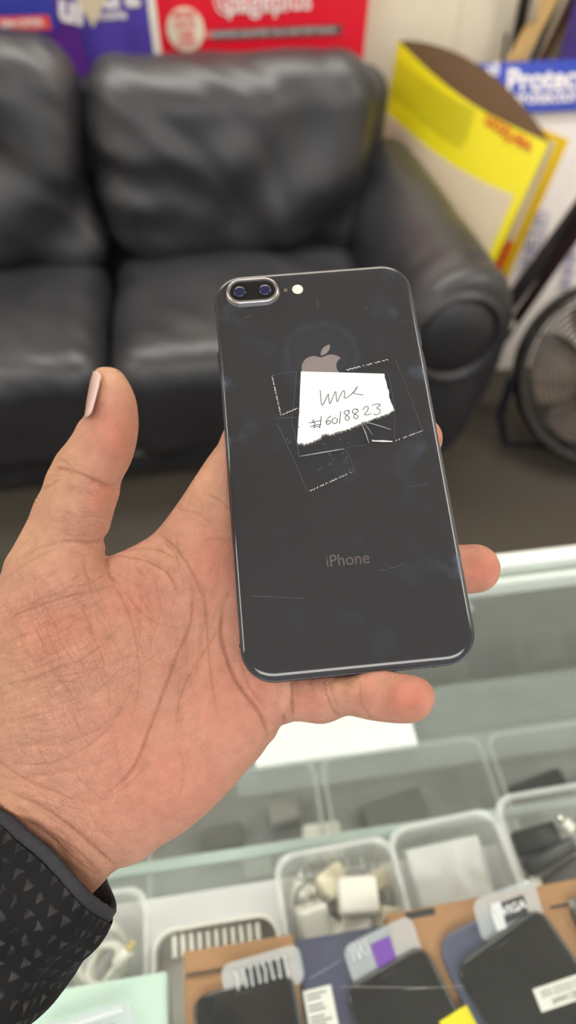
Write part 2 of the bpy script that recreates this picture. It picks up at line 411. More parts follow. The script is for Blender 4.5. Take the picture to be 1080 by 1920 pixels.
for nm, pa, pb, y, w_, m_, lb, ct in (
    ('black_rod', (962, 120), (984, 0), 2.41, 0.036, BLACKPLASTIC, 'broad black bar standing behind the blue headed board, leftmost bar', 'bar'),
    ('wooden_lath', (965, 118), (1032, -5), 2.38, 0.056, WOOD, 'wide pale wooden slat leaning above the blue headed board', 'slat'),
    ('thin_rod', (1000, 110), (1046, 0), 2.395, 0.02, BLACKPLASTIC, 'thin black rod beside the wide pale wooden slat', 'rod'),
    ('brown_slat', (1016, 118), (1074, 0), 2.425, 0.030, BROWNWOOD, 'brown wooden slat right of the thin black rod', 'slat'),
    ('cream_slat', (1038, 120), (1087, 20), 2.44, 0.05, CREAM, 'cream slat furthest right above the blue headed board', 'slat'),
    ('short_black_strip', (945, 100), (950, 62), 2.465, 0.008, BLACKPLASTIC, 'thin black strip beside the broad black bar', 'strip')):
    A, B = lean(pa, pb, y)
    if nm.startswith('short'): B = ony(*pb, y)
    stick(nm, A, B, w_, 0.009, m_, lb, ct)
a = ony(1062, 60, 2.35)
tag(MB().box((a[0], 2.346, 0.0), (a[0]+0.4, 2.356, 1.35), 0.002).build('indigo_board', mat('indigo', srgb(66, 44, 122), 0.5)), 'dark indigo board at the top right edge of the view', 'board')
g = ony(1000, 18, 2.36)
hk = empty('shiny_hook', g); tag(hk, 'small shiny metal hook glinting on the pale wooden slat', 'hook')
MB().tube([(0, 0, 0.03), (0, -0.008, 0.0), (0.002, -0.012, -0.016), (0.006, -0.006, -0.022)], 0.006, 10).build('shank', STEEL, hk)
MB().tube([(0.011*math.cos(t_), -0.008, -0.024+0.011*math.sin(t_)) for t_ in np.linspace(0, 2*PI, 20)], 0.0035, 8).build('eye', STEEL, hk)

# blue headed white board
BLUE = mat('blue_header', srgb(24, 60, 178), 0.45, namt=0.04)
zt = ony(985, 118, 2.31)[2]; TLp = np.array([0.87, 2.31, zt]); TRp = np.array([1.70, 2.31, zt]); BLp = np.array([0.87, 1.86, 0.0]); BRp = np.array([1.70, 1.86, 0.0])
r, fr, W_, H_ = board('screen_protector_board', TLp, TRp, BRp, BLp, CARD_WHITE, 'white display board with a blue header about protectors, leaning at the right', 'display board', 0.02)
hx, hy = deco(1000, 160)
tlx, tly = deco(880, 116); brx, bry = deco(1080, 208)
put(r, fr, rect(W_, abs(bry)-0.0), 'header', BLUE, W_/2, bry/2, 0, 0.021)
x, y = deco(1040, 152); put(r, fr, text_mb('Protection', 0.086, 0.0004, 1.0, 0.0025, 'LEFT'), 'header_lettering', LETTERWHITE, deco(944, 152)[0], y, 0, 0.023)
x, y = deco(955, 187); put(r, fr, text_mb('protectors', 0.056, 0.0004, 1.0, 0.001, 'LEFT'), 'small_lettering', LETTERWHITE, x, y, 0, 0.023)
x, y = deco(918, 134); put(r, fr, text_mb('all', 0.05, 0.0004, 1.0, 0.001), 'small_lettering', LETTERWHITE, x, y, 0, 0.023)
BLUISH = mat('faded_blue_print', srgb(112, 112, 160), 0.6)
x, y = deco(992, 460); put(r, fr, text_mb('KINETIK', 0.062, 0.0004, 1.0, 0.001), 'upright_lettering', BLUISH, x, y, math.radians(84), 0.0215)
x, y = deco(1012, 440); put(r, fr, text_mb('protection', 0.035, 0.0004, 1.0), 'upright_lettering', BLUISH, x, y, math.radians(84), 0.0215)
x, y = deco(1066, 480); put(r, fr, text_mb('(KINETIK)', 0.055, 0.0004, 1.0, 0.001), 'upright_lettering', BLUISH, x, y, math.radians(84), 0.0215)

# yellow display: front sheet bent away from the back sheet, a lens shaped opening on top
YEL = mat('yellow_print', srgb(236, 222, 30), 0.35, namt=0.03)
YEL2 = mat('deep_yellow_print', srgb(240, 200, 0), 0.35, namt=0.05)
OLIVE = mat('olive_print', srgb(206, 196, 26), 0.5)
VRED = mat('red_print', srgb(206, 58, 20), 0.5)
BROWN = mat('brown_board_back', srgb(98, 72, 46), 0.7, namt=0.08)
TL = ony(746, 78, 2.37); TR = ony(1030, 268, 1.97); BR = ony(912, 525, 1.87); BLf = ony(714, 287, 2.37)
o_ = Vector((TL+TR+BR+BLf)/4); yd = empty('yellow_display', o_)
tag(yd, 'bent yellow and cream cardboard display with red lettering, leaning beside the sofa arm', 'cardboard display')
def sheet(fn, nu, nv, name, m, t=0.003):
    P = np.array([[fn(i/(nu-1), j/(nv-1)) for i in range(nu)] for j in range(nv)])
    gu = np.gradient(P, axis=1); gv = np.gradient(P, axis=0); nn = np.cross(gu, gv); nn /= np.linalg.norm(nn, axis=2, keepdims=True)
    v = np.concatenate([P.reshape(-1, 3), (P+nn*t).reshape(-1, 3)])-np.array(o_)
    f = []; k = nu*nv
    for j in range(nv-1):
        for i in range(nu-1):
            a = j*nu+i; f.append((a, a+1, a+nu+1, a+nu)); f.append((k+a, k+a+nu, k+a+nu+1, k+a+1))
    for i in range(nu-1):
        f.append((i, k+i, k+i+1, i+1)); a = (nv-1)*nu+i; f.append((a, a+1, k+a+1, k+a))
    for j in range(nv-1):
        a = j*nu; f.append((a, a+nu, k+a+nu, k+a)); a = j*nu+nu-1; f.append((a, k+a, k+a+nu, a+nu))
    return mesh_obj(name, v, f, m, yd, True, 50)
nrm_y = np.cross(TR-TL, BLf-TL); nrm_y /= np.linalg.norm(nrm_y)
if nrm_y[1] > 0: nrm_y = -nrm_y
def front(u, v, off=0.0):
    p = TL*(1-u)*(1-v)+TR*u*(1-v)+BR*u*v+BLf*(1-u)*v
    return p+nrm_y*(0.035*math.sin(PI*u)*(1-0.5*v)+off)-np.array([0, 0, 0.016])*math.sin(PI*u)*(1-v)
def backs(u, v):
    p = TL*(1-u)*(1-v)+TR*u*(1-v)+BR*u*v+BLf*(1-u)*v
    d = np.array([0.03, 0.06, 0.05])
    return p+d*(math.sin(PI*min(1, u*1.0))**0.8)*(1-0.75*v)
sheet(lambda u, v: front(u, v), 40, 24, 'front_sheet', YEL)
def inv_front(px, py):
    best = None
    u = v = 0.5
    tgt = np.array([px, py])
    def pr(u, v):
        q = front(u, v)-CAM; z = q@FW; return np.array([540+F_PX*(q@RT)/z, 960+F_PX*(q@DN)/z])
    for _ in range(20):
        e = 1e-3; p0 = pr(u, v); J = np.array([(pr(u+e, v)-p0)/e, (pr(u, v+e)-p0)/e]).T
        d = np.linalg.solve(J, tgt-p0); u += d[0]; v += d[1]
    return u, v
def patch(poly, name, m, off, nu=30, nv=16, parent_label=None):
    """poly: 4 px corners TL,TR,BR,BL on the front sheet"""
    q = [np.array(inv_front(*p)) for p in poly]
    def fn(u, v):
        w_ = q[0]*(1-u)*(1-v)+q[1]*u*(1-v)+q[2]*u*v+q[3]*(1-u)*v
        return front(w_[0], w_[1], off)
    return sheet(fn, nu, nv, name, m, 0.0006)
patch([(722, 206), (965, 366), (880, 560), (660, 330)], 'cream_panel', CREAM, 0.002)
for k in range(12):
    t0 = k/12.0
    a = np.array([745, 108])*(1-t0)+np.array([728, 175])*t0; b = np.array([893, 205])*(1-t0)+np.array([872, 268])*t0
    patch([tuple(a), tuple(b), tuple(b+[-1, 3]), tuple(a+[-1, 3])], 'fine_print', OLIVE, 0.002, 20, 2)
patch([(785, 212), (868, 270), (866, 278), (783, 220)], 'print_line', OLIVE, 0.002, 12, 2)
tm = text_mb('verizon', 1.0, 0.0, 1.0, 0.02)
tv = np.array(tm.v); xs = tv[:, 0]; xr = (xs.min(), xs.max())
q0 = np.array(inv_front(1002, 268)); q1 = np.array(inv_front(914, 214)); qu = np.array(inv_front(990, 298))
du = (q1-q0); dv = (qu-q0)
vv = []
for p in tv:
    a = (p[0]-xr[0])/(xr[1]-xr[0]); b = (p[1]+0.27)/0.7
    w_ = q0+du*a+dv*b; vv.append(front(w_[0], w_[1], 0.0028)-np.array(o_))
mesh_obj('lettering', vv, [f for f in tm.f], VRED, yd, False)
sheet(backs, 40, 16, 'back_sheet', [BROWN], 0.004)
# folded second yellow leaf at the right edge with a red stripe
c0, c1, c2, c3 = [ony(*p, y_) for p, y_ in (((985, 225), 2.06), ((1068, 262), 2.03), ((935, 560), 1.91), ((905, 540), 1.93))]
sheet(lambda u, v: c0*(1-u)*(1-v)+c1*u*(1-v)+c2*u*v+c3*(1-u)*v+np.array([0, -0.01*math.sin(PI*u), 0]), 10, 14, 'side_leaf', YEL2)
c0, c1, c2, c3 = [ony(*p, y_)+np.array([0, -0.016, 0]) for p, y_ in (((948, 448), 1.92), ((960, 448), 1.92), ((920, 540), 1.88), ((905, 540), 1.88))]
sheet(lambda u, v: c0*(1-u)*(1-v)+c1*u*(1-v)+c2*u*v+c3*(1-u)*v, 3, 6, 'red_stripe', VRED, 0.002)
c0, c1, c2, c3 = [ony(*p, y_)+np.array([0, -0.014, 0]) for p, y_ in (((1022, 262), 2.0), ((1040, 262), 2.0), ((958, 455), 1.93), ((945, 455), 1.93))]
sheet(lambda u, v: c0*(1-u)*(1-v)+c1*u*(1-v)+c2*u*v+c3*(1-u)*v, 3, 6, 'pale_edge', CREAM, 0.002)

# folding stand leaning: two dark bars joined by a bolt
st = empty('folding_stand', (0.86, 1.66, 0)); tag(st, 'dark metal folding stand bars leaning beside the fan', 'stand')
def bar(pa, pb, w_, t, m, nm):
    A = Vector(pa)-st.location; B = Vector(pb)-st.location; d = (B-A).normalized(); side = d.cross(Vector((0, 1, 0))).normalized(); up = side.cross(d)
    v = [P+side*s1*w_/2+up*s2*t/2 for P in (A, B) for (s1, s2) in ((-1, -1), (1, -1), (1, 1), (-1, 1))]
    return MB().add(v, [(3, 2, 1, 0), (4, 5, 6, 7), (0, 1, 5, 4), (1, 2, 6, 5), (2, 3, 7, 6), (3, 0, 4, 7)]).build(nm, m, st, False)
p0 = ony(922, 615, 1.68); p1 = ony(1095, 380, 1.74); d_ = p1-p0
bar(p0-d_*0.06, p1+d_*0.6, 0.045, 0.02, DARKMETAL, 'upper_bar')
pf = onz(862, 752, 0.012); p1 = ony(1110, 395, 1.70); 
bar(pf, p1, 0.026, 0.02, mat('maroon_metal', srgb(46, 28, 30), 0.35, 0.2), 'lower_bar')
bp = ony(952, 610, 1.66)
MB().loft([[(bp[0]-st.location.x+q*math.cos(2*PI*k/24), bp[1]-st.location.y+dy, bp[2]+q*math.sin(2*PI*k/24)) for k in range(24)] for q, dy in ((0.022, 0.02), (0.022, -0.005), (0.012, -0.012))]).build('bolt_cap', WHITEPLASTIC, st)
tag(MB().box((0.80, 1.78, 0), (0.845, 1.80, 0.1), 0.004).build('tan_block', mat('tan_block', srgb(140, 120, 92), 0.7)), 'small tan block on the floor behind the sofa arm', 'block')

# drum fan
fc = Vector((1.19, 1.47, 0.275)); fan = empty('floor_fan', (fc.x, fc.y, 0)); tag(fan, 'round black floor fan with a wire grille, at the right edge of the view', 'fan')
ax = Vector((-0.22, -0.80, 0.55)).normalized(); sx_ = ax.cross(Vector((0, 0, 1))).normalized(); sy_ = sx_.cross(ax)
fm = Matrix(((sx_.x, sy_.x, ax.x, 0), (sx_.y, sy_.y, ax.y, 0), (sx_.z, sy_.z, ax.z, fc.z), (0, 0, 0, 1)))
def fb(mb, nm, m, au=40): return mb.xf(fm).build(nm, m, fan, True, au)
def ringprof(prof, n=64): return MB().loft([[(q*math.cos(2*PI*k/n), q*math.sin(2*PI*k/n), z) for k in range(n)] for q, z in prof], False, False)
fb(ringprof([(0.255, 0.05), (0.275, 0.055), (0.283, 0.03), (0.275, -0.06), (0.262, -0.065), (0.262, 0.03), (0.255, 0.05)]), 'housing', BLACKPLASTIC)
g = MB()
for k in range(16):
    q = 0.03+k*0.0145; g.tube([(q*math.cos(t_), q*math.sin(t_), 0.075-0.3*(q/0.255)**2*0.08) for t_ in np.linspace(0, 2*PI, 49)], 0.0022, 6, False)
for k in range(12):
    a = 2*PI*k/12; g.tube([(q*math.cos(a+q*1.5), q*math.sin(a+q*1.5), 0.077-0.3*(q/0.255)**2*0.08) for q in np.linspace(0.02, 0.258, 10)], 0.003, 6)
fb(g, 'front_grille', DARKMETAL)
fb(MB().loft([[(q*math.cos(2*PI*k/32), q*math.sin(2*PI*k/32), z) for k in range(32)] for q, z in ((0.04, 0.06), (0.042, 0.078), (0.03, 0.084))]), 'hub_badge', GREYPLASTIC)
for k in range(5):
    a0 = 2*PI*k/5; P = []; 
    for i in range(8):
        q = 0.035+i*0.028; wd = 0.35+0.25*math.sin(PI*i/8)
        P.append([(q*math.cos(a0+s_*wd), q*math.sin(a0+s_*wd), 0.01-0.028*s_) for s_ in np.linspace(-1, 1, 8)])
    v = [p for rr_ in P for p in rr_]; v2 = [(p[0], p[1], p[2]-0.003) for p in v]; f = []
    for i in range(7):
        for j in range(7):
            a = i*8+j; f.append((a, a+1, a+9, a+8)); f.append((64+a, 64+a+8, 64+a+9, 64+a+1))
    fb(MB().add(v+v2, f), 'blade', mat('blade_grey', srgb(112, 96, 82), 0.4) if k == 0 else bpy.data.materials['blade_grey'])
fb(ringprof([(0.0001, -0.05), (0.07, -0.05), (0.075, -0.02), (0.03, 0.0)]), 'motor', BLACKPLASTIC)
g = MB()
for k in range(14):
    q = 0.03+k*0.017; g.tube([(q*math.cos(t_), q*math.sin(t_), -0.062) for t_ in np.linspace(0, 2*PI, 41)], 0.0022, 6, False)
fb(g, 'rear_grille', BLACKPLASTIC)
MB().tube([(-0.30, 0.02, fc.z), (-0.31, 0.0, 0.14), (-0.27, -0.01, 0.03), (-0.12, -0.02, 0.014), (0.12, -0.02, 0.014), (0.27, -0.01, 0.03), (0.31, 0.0, 0.14), (0.30, 0.02, fc.z)], 0.013, 12).build('stand', mat('gloss_black', srgb(30, 33, 42), 0.2), fan)
# ------------------------------------------------------------------ glass counter
GLASS = clear_mat('counter_glass', (0.975, 0.99, 0.985, 1), 0.0, 0.02, 0.015, (0.75, 0.8, 0.78, 1))
SHELFGLASS = clear_mat('shelf_glass', (0.95, 0.98, 0.97, 1), 0.02, 0.05, 0.12, (0.7, 0.76, 0.74, 1))
RAILM = mat('rail_white', srgb(226, 232, 226), 0.3, namt=0.02)
CX0, CX1, CY0, CY1 = -0.9, 0.75, -0.22, 0.334
ZT = 1.05
cn = empty('display_counter', (0, 0.05, 0)); tag(cn, 'glass topped shop display counter full of small accessories', 'counter')
def C_(mb, nm, m, sm=True, label=None):
    o = mb.xf(Matrix.Translation((0, -0.05, 0))).build(nm, m, cn, sm)
    if label: o['label'] = label
    return o
C_(MB().box((CX0, CY0, ZT-0.006), (CX1, CY1-0.004, ZT), 0.0008), 'glass_top', GLASS)
C_(MB().box((CX0, CY1-0.011, ZT-0.03), (CX1, CY1+0.004, ZT+0.0015), 0.003), 'edge_rail', RAILM)
C_(MB().box((CX0, CY1-0.024, ZT-0.028), (CX1, CY1-0.0165, ZT-0.0065), 0.003), 'inner_rail', RAILM)
C_(MB().box((CX0, CY1-0.010, 0.10), (CX1, CY1-0.004, ZT-0.03)), 'front_pane', SHELFGLASS)
C_(MB().box((CX0, CY0, 0.0), (CX1, CY1, 0.10), 0.004), 'plinth', BLACKPLASTIC)
C_(MB().box((CX0, CY0, 0.62), (CX1, CY1-0.012, 0.64), 0.002), 'lower_deck', mat('deck_grey', srgb(140, 138, 132), 0.5, nscale=9, namt=0.3))
for x in (CX0, CX1-0.02): C_(MB().box((x, CY0, 0.10), (x+0.02, CY1-0.012, ZT-0.007), 0.002), 'side_panel', DARKMETAL)
SZ = 0.90
C_(MB().box((CX0+0.02, CY0, SZ-0.006), (CX1-0.02, 0.152, SZ), 0.001), 'glass_shelf', SHELFGLASS)
C_(MB().box((CX0+0.02, 0.1485, SZ-0.0065), (CX1-0.02, 0.158, SZ+0.002), 0.002), 'shelf_lip', mat('lip_grey', srgb(176, 190, 184), 0.3))
tag(MB().box((CX0+0.03, -0.2, SZ+0.0003), (CX1-0.03, 0.128, SZ+0.0011)).build('shelf_liner', mat('liner_white', srgb(240, 240, 242), 0.6, namt=0.01)),
    'white paper liner on the glass shelf beneath the bins', 'liner')
BINM = clear_mat('clear_bin_plastic', (0.985, 0.985, 0.98, 1), 0.0, 0.2, 0.22, (0.8, 0.8, 0.78, 1))
FROST = clear_mat('frosted_plastic', (0.98, 0.98, 0.98, 1), 0.0, 0.3, 0.5, (0.86, 0.86, 0.84, 1))
RIM = clear_mat('bin_rim_plastic', (0.99, 0.99, 0.99, 1), 0.02, 0.25, 0.4, (0.88, 0.88, 0.87, 1))
def bin_(cx, cy, w_, d_, h_, z, label, rz=0.0, cat='storage bin', group='clear plastic accessory bins', name='clear_storage_bin', rimw=0.006):
    r = empty(name, (cx, cy, z), rz); tag(r, label, cat, group)
    rad = 0.016; t = 0.0015; k = 0.93
    def ring(s, z_, e=0.0): return rrect(w_*s+e, d_*s+e, rad, 8, z_)
    mb = MB().loft([ring(k, 0.001), ring(k, 0.0015, 0.002), ring(1, h_-0.001), ring(1, h_-0.001, -2*t), ring(k, 0.0025, -2*t), ring(k*0.97, 0.0022, -2*t)])
    mb.build('body', BINM, r)
    mb = MB().loft([ring(1, h_-0.004, 2*rimw*0.6), ring(1, h_, 2*rimw*0.55), ring(1, h_+0.0012, 2*rimw*0.3), ring(1, h_, 0.0), ring(1, h_-0.004, -0.001), ring(1, h_-0.004, 2*rimw*0.6)], False, False)
    mb.build('rim', RIM, r)
    return r
bin_(0.058, 0.075, 0.094, 0.118, 0.050, SZ+0.0012, 'clear bin of white chargers, centre of the row below the little finger', 0.03)
bin_(0.1535, 0.083, 0.090, 0.118, 0.050, SZ+0.0012, 'clear bin holding a frosted bag and beige cable, between the two other clear bins', 0.06)
bin_(0.2535, 0.094, 0.100, 0.118, 0.050, SZ+0.0012, 'clear bin of black adapters at the right end of the row', 0.02)
bin_(-0.153, 0.067, 0.110, 0.118, 0.050, SZ+0.0012, 'clear bin of white coiled cables next to the sleeve cuff', 0.0)
# low slotted tray
tr = empty('slotted_tray', (-0.0435, 0.047, SZ+0.0012)); tag(tr, 'low white slotted tray in front of the bare liner, left of the charger bin', 'tray')
SLOT = mat('tray_plastic', srgb(216, 213, 206), 0.4)
w_, d_, h_ = 0.098, 0.10, 0.049
MB().loft([rrect(w_*.9, d_*.9, .014, 8, 0.001), rrect(w_, d_, .016, 8, h_), rrect(w_-.006, d_-.006, .014, 8, h_+.001), rrect(w_-.007, d_-.007, .013, 8, h_-.002), rrect(w_*.97-.003, d_*.97-.003, .013, 8, h_-0.018)]).build('body', SLOT, tr)
for k in range(11):
    x = -0.034+k*0.0064
    MB().box((x, d_/2-0.020, 0.006), (x+0.0038, d_/2-0.005, h_-0.003), 0.0008, 2).build('rib', WHITEPLASTIC, tr)

CABLE = mat('white_cable', srgb(226, 224, 214), 0.4)
BEIGECABLE = mat('beige_cable', srgb(196, 180, 150), 0.4)
GOLD = mat('gold_contact', srgb(214, 190, 120), 0.3, 0.5)
def coil(cx, cy, z, R, turns, label, m=None, group='coiled cables', tilt=(0, 0), seed=0, r=0.0017, plug=True):
    rnd = random.Random(seed); rt = empty('coiled_cable', (cx, cy, z)); tag(rt, label, 'cable', group)
    rt.rotation_euler = (tilt[0], tilt[1], rnd.random()*6)
    pts = []
    for i in range(int(turns*24)+1):
        a = 2*PI*i/24; q = R*(1-0.05*math.sin(i*0.37+seed)-0.018*(i/24)); pts.append((q*math.cos(a)*1.1, q*math.sin(a), 0.002+0.0022*(i/24)+0.0012*math.sin(a*3+i*0.1)))
    MB().tube(pts, r, 8).build('cord', m or CABLE, rt)
    if plug:
        e = Vector(pts[-1]); d = (e-Vector(pts[-3])).normalized()
        MB().tube([e, e+d*0.004, e+d*0.005, e+d*0.017], [r, r*1.1, r*2.1, r*2.1], 12).build('plug', WHITEPLASTIC, rt)
        MB().tube([e+d*0.017, e+d*0.024], 0.0022, 8).build('contact', GOLD, rt)
    return rt
bz = SZ+0.0045
for i, (x, y, z, R, tl, lb) in enumerate([
    (-0.126, 0.052, 0.030, 0.015, (0.5, 0.2), 'thick white coiled cable, the round one nearest the slotted tray'),
    (-0.165, 0.055, 0.010, 0.022, (0.1, 0.2), 'white coiled cable in the left bin, half hidden by the sleeve'),
    (-0.138, 0.090, 0.014, 0.020, (0.35, -0.2), 'white coiled cable at the back corner of the left bin'),
    (-0.126, 0.080, 0.026, 0.014, (0.3, 0.5), 'white coiled cable leaning on the right wall of the left bin'),
    (-0.150, 0.030, 0.028, 0.017, (0.2, -0.3), 'white coiled cable on top at the front of the left bin'),
    (-0.172, 0.034, 0.022, 0.015, (-0.3, 0.3), 'white coiled cable at the far front of the left bin, furthest under the sleeve')]):
    coil(x, y, bz+z, R, 3.4, lb, tilt=tl, seed=i*3+1, group='white cables in the left bin', r=0.0032 if i == 0 else 0.0026)
def cube_charger(x, y, z, s, rot, label, m=None, prong=True, group='white chargers in the bin', nm='wall_charger', cat='charger'):
    r = empty(nm, (x, y, z)); r.rotation_euler = rot; tag(r, label, cat, group)
    w_, d_, h_ = s
    MB().box((-w_/2, -d_/2, 0), (w_/2, d_/2, h_), min(s)*0.16, 4).build('body', m or WHITEPLASTIC, r)
    if prong:
        for sx in (-1, 1): MB().box((sx*w_*0.2-0.0007, d_/2-0.0002, h_*0.4), (sx*w_*0.2+0.0007, d_/2+0.014, h_*0.6), 0.0004, 2).build('prong', STEEL, r)
    MB().box((-w_*0.25, -d_/2-0.0004, h_*0.42), (w_*0.25, -d_/2+0.0002, h_*0.58), 0.0001, 1).build('port', GREYPLASTIC, r)
    return r
CHW = WHITEPLASTIC; CHY = mat('yellowed_plastic', srgb(226, 216, 190), 0.4)
for (x, y, z, s, rot, lb, m_) in [
    (0.070, 0.100, 0.022, (0.026, 0.022, 0.022), (0.1, 0, -0.08), 'bright white cube charger, the largest in the charger bin', CHW),
    (0.030, 0.090, 0.016, (0.020, 0.024, 0.016), (0.5, 0.2, 0.2), 'white charger near the left side of the charger bin', CHW),
    (0.090, 0.082, 0.012, (0.014, 0.018, 0.014), (0.2, 0.3, -0.2), 'small cream charger right of the bright cube', CHY),
    (0.034, 0.058, 0.010, (0.028, 0.024, 0.018), (0.1, -0.2, 0.6), 'white charger lying in the front left of the charger bin', CHW),
    (0.084, 0.052, 0.010, (0.030, 0.022, 0.016), (0.0, 0.2, 0.3), 'grey white charger in the front right of the charger bin', CHW),
    (0.050, 0.112, 0.006, (0.022, 0.018, 0.018), (0.0, 0.3, 0.5), 'cream charger at the back left corner of the charger bin', CHY),
    (0.060, 0.078, 0.002, (0.024, 0.020, 0.018), (0.2, 0.1, 1.0), 'shaded charger under the bright cube', CHW)]:
    cube_charger(x, y, bz+z+0.004, tuple(q*1.22 for q in s), rot, lb, m_)
for (x, y, z, s, rot, lb, m_) in [
    (0.026, 0.112, 0.010, (0.016, 0.022, 0.014), (0.3, 0.1, -0.3), 'slim white charger in the back left corner of the charger bin', CHW),
    (0.090, 0.112, 0.008, (0.020, 0.016, 0.014), (0.1, 0.3, 0.2), 'pale charger at the back right corner of the charger bin', CHY),
    (0.062, 0.050, 0.014, (0.020, 0.018, 0.014), (0.4, 0.2, -0.5), 'pale charger at the middle of the bin front, before the gold tipped plug', CHY),
    (0.044, 0.078, 0.018, (0.014, 0.024, 0.012), (0.2, 0.5, 0.9), 'small white charger between the grey loop and the gold tipped plug', CHW)]:
    cube_charger(x, y, bz+z, s, rot, lb, m_)
pl = empty('barrel_plug', (0.056, 0.066, bz+0.026)); pl.rotation_euler = (0.5, 0.3, 0.5); tag(pl, 'white barrel plug with a gold tip in the charger bin', 'plug')
MB().tube([(0, -0.014, 0), (0, -0.004, 0), (0, 0.002, 0), (0, 0.0045, 0)], [0.0045, 0.005, 0.005, 0.0035], 14).build('barrel', WHITEPLASTIC, pl)
MB().tube([(0, 0.004, 0), (0, 0.012, 0)], 0.0036, 12).build('tip', GOLD, pl)
coil(0.036, 0.104, bz+0.024, 0.013, 2.2, 'grey looped cord at the left of the charger bin', mat('grey_cable', srgb(150, 148, 142), 0.4), None, (0.3, 0.2), 5, 0.0012, False)
# bag + beige cable bin
bg = empty('clear_bag', (0.150, 0.094, bz+0.030)); bg.rotation_euler = (0.18, 0.03, 0.06); tag(bg, 'frosted clear plastic bag covering most of the middle bin', 'bag')
P = []
for j in range(14):
    for i in range(14):
        u, v_ = i/13-0.5, j/13-0.5
        P.append((u*0.064, v_*0.070, 0.003+0.0022*noise.noise(Vector((u*5, v_*5, 3)))*1.5+0.005*(1-4*u*u)*(1-4*v_*v_)))
P2 = [(p[0], p[1], -p[2]*0.6) for p in P]; f = []
for j in range(13):
    for i in range(13):
        a = j*14+i; f.append((a, a+1, a+15, a+14)); f.append((196+a, 196+a+14, 196+a+15, 196+a+1))
for i in range(13):
    f.append((i, 196+i, 196+i+1, i+1)); a = 13*14+i; f.append((a, a+1, 196+a+1, 196+a))
    a = i*14; f.append((a, a+14, 196+a+14, 196+a)); a = i*14+13; f.append((a, 196+a, 196+a+14, a+14))
MB().add(P+P2, f).build('film', FROST, bg, True, None)
coil(0.176, 0.070, bz+0.024, 0.013, 3.5, 'beige coiled cable beside the frosted bag', BEIGECABLE, None, (0.6, 0.3), 8, 0.0017, False)
coil(0.183, 0.056, bz+0.012, 0.016, 2.0, 'pale grey coiled cable in the front right of the middle bin', None, None, (0.2, 0.5), 9, 0.0016, True)
COPPER = mat('copper_tone', srgb(206, 160, 130), 0.4)
for (x, y, sz, lb, m_) in [(0.160, 0.050, (0.012, 0.010, 0.008), 'small copper toned plug in the middle bin above the kraft box', COPPER), (0.130, 0.052, (0.018, 0.012, 0.010), 'small grey plug at the front of the middle bin', GREYPLASTIC), (0.170, 0.044, (0.018, 0.012, 0.010), 'small white plug at the front of the middle bin', WHITEPLASTIC), (0.146, 0.060, (0.014, 0.012, 0.010), 'small dark plug at the front of the middle bin', DARKMETAL)]:
    cube_charger(x, y, bz+0.016, sz, (0.1, 0.2, x*20), lb, m_, False, 'small plugs in the middle bin', 'small_plug', 'plug')
CHD = mat('dark_brown_plastic', srgb(50, 44, 42), 0.4)
for (x, y, z, s, rot, lb) in [
    (0.238, 0.108, 0.020, (0.050, 0.012, 0.012), (0.2, 0.1, 0.3), 'long black adapter lying across the dark adapter bin'),
    (0.285, 0.105, 0.020, (0.014, 0.040, 0.014), (0.2, 0.2, 0.05), 'upright black adapter with a glossy side at the right of the bin'),
    (0.250, 0.080, 0.006, (0.044, 0.040, 0.018), (0.05, 0.1, 0.4), 'broad dark adapter in the middle of the dark adapter bin'),
    (0.226, 0.072, 0.004, (0.024, 0.044, 0.016), (0.1, -0.1, 0.2), 'black adapter along the left wall of the dark adapter bin'),
    (0.236, 0.125, 0.004, (0.040, 0.020, 0.018), (0.1, 0.0, 0.1), 'black adapter in the back corner of the dark adapter bin'),
    (0.284, 0.066, 0.004, (0.026, 0.040, 0.018), (0.1, 0.2, -0.2), 'black adapter in the front right of the dark adapter bin')]:
    cube_charger(x, y, bz+z, s, rot, lb, CHD if 'broad' in lb else BLACKPLASTIC, False, 'black adapters in the right bin', 'black_adapter', 'adapter')
for (x, y, z, lb) in [(0.218, 0.090, 0.026, 'small silver plug tip against the left wall of the dark adapter bin'), (0.250, 0.050, 0.040, 'small white connector at the front edge of the dark adapter bin'), (0.262, 0.128, 0.030, 'little pale connector at the back of the dark adapter bin'), (0.286, 0.126, 0.03, 'little gold connector at the back right of the dark adapter bin')]:
    r = empty('small_connector', (x, y, bz+z)); r.rotation_euler = (0.3, 0.2, 0.7 if x > 0.24 else 1.4); tag(r, lb, 'connector', 'pale connectors among black adapters')
    MB().box((-0.004, -0.006, -0.003), (0.004, 0.004, 0.003), 0.001, 3).build('body', WHITEPLASTIC, r)
    MB().box((-0.003, 0.004, -0.0015), (0.003, 0.010, 0.0015), 0.0004, 2).build('tip', STEEL, r)

# things deep in the counter, on a second glass shelf and on the lower deck
tag(MB().box((0.0, 0.236, 0.862), (0.168, 0.285, 0.874), 0.002).build('white_box_lid', mat('bright_white_card', srgb(240, 244, 240), 0.5)), 'flat white box seen through the glass just below the little finger', 'box')
tag(MB().box((-0.02, 0.215, 0.855), (0.72, 0.30, 0.8615), 0.001).build('back_glass_shelf', SHELFGLASS), 'narrow glass shelf in the counter carrying the flat white box', 'shelf')
for i, (x, y, w_, d_, lb) in enumerate([(-0.03, 0.21, 0.20, 0.16, 'faint clear bin deep in the counter, left one behind the hand'), (0.185, 0.21, 0.20, 0.16, 'faint clear bin deep in the counter, middle one'), (0.40, 0.21, 0.20, 0.16, 'faint clear bin deep in the counter, right one')]):
    bin_(x, y, w_, d_, 0.07, 0.641, lb, 0.0, 'storage bin', 'bins deep in the counter')
MIDGREY = mat('mid_grey_plastic', srgb(112, 110, 106), 0.5)
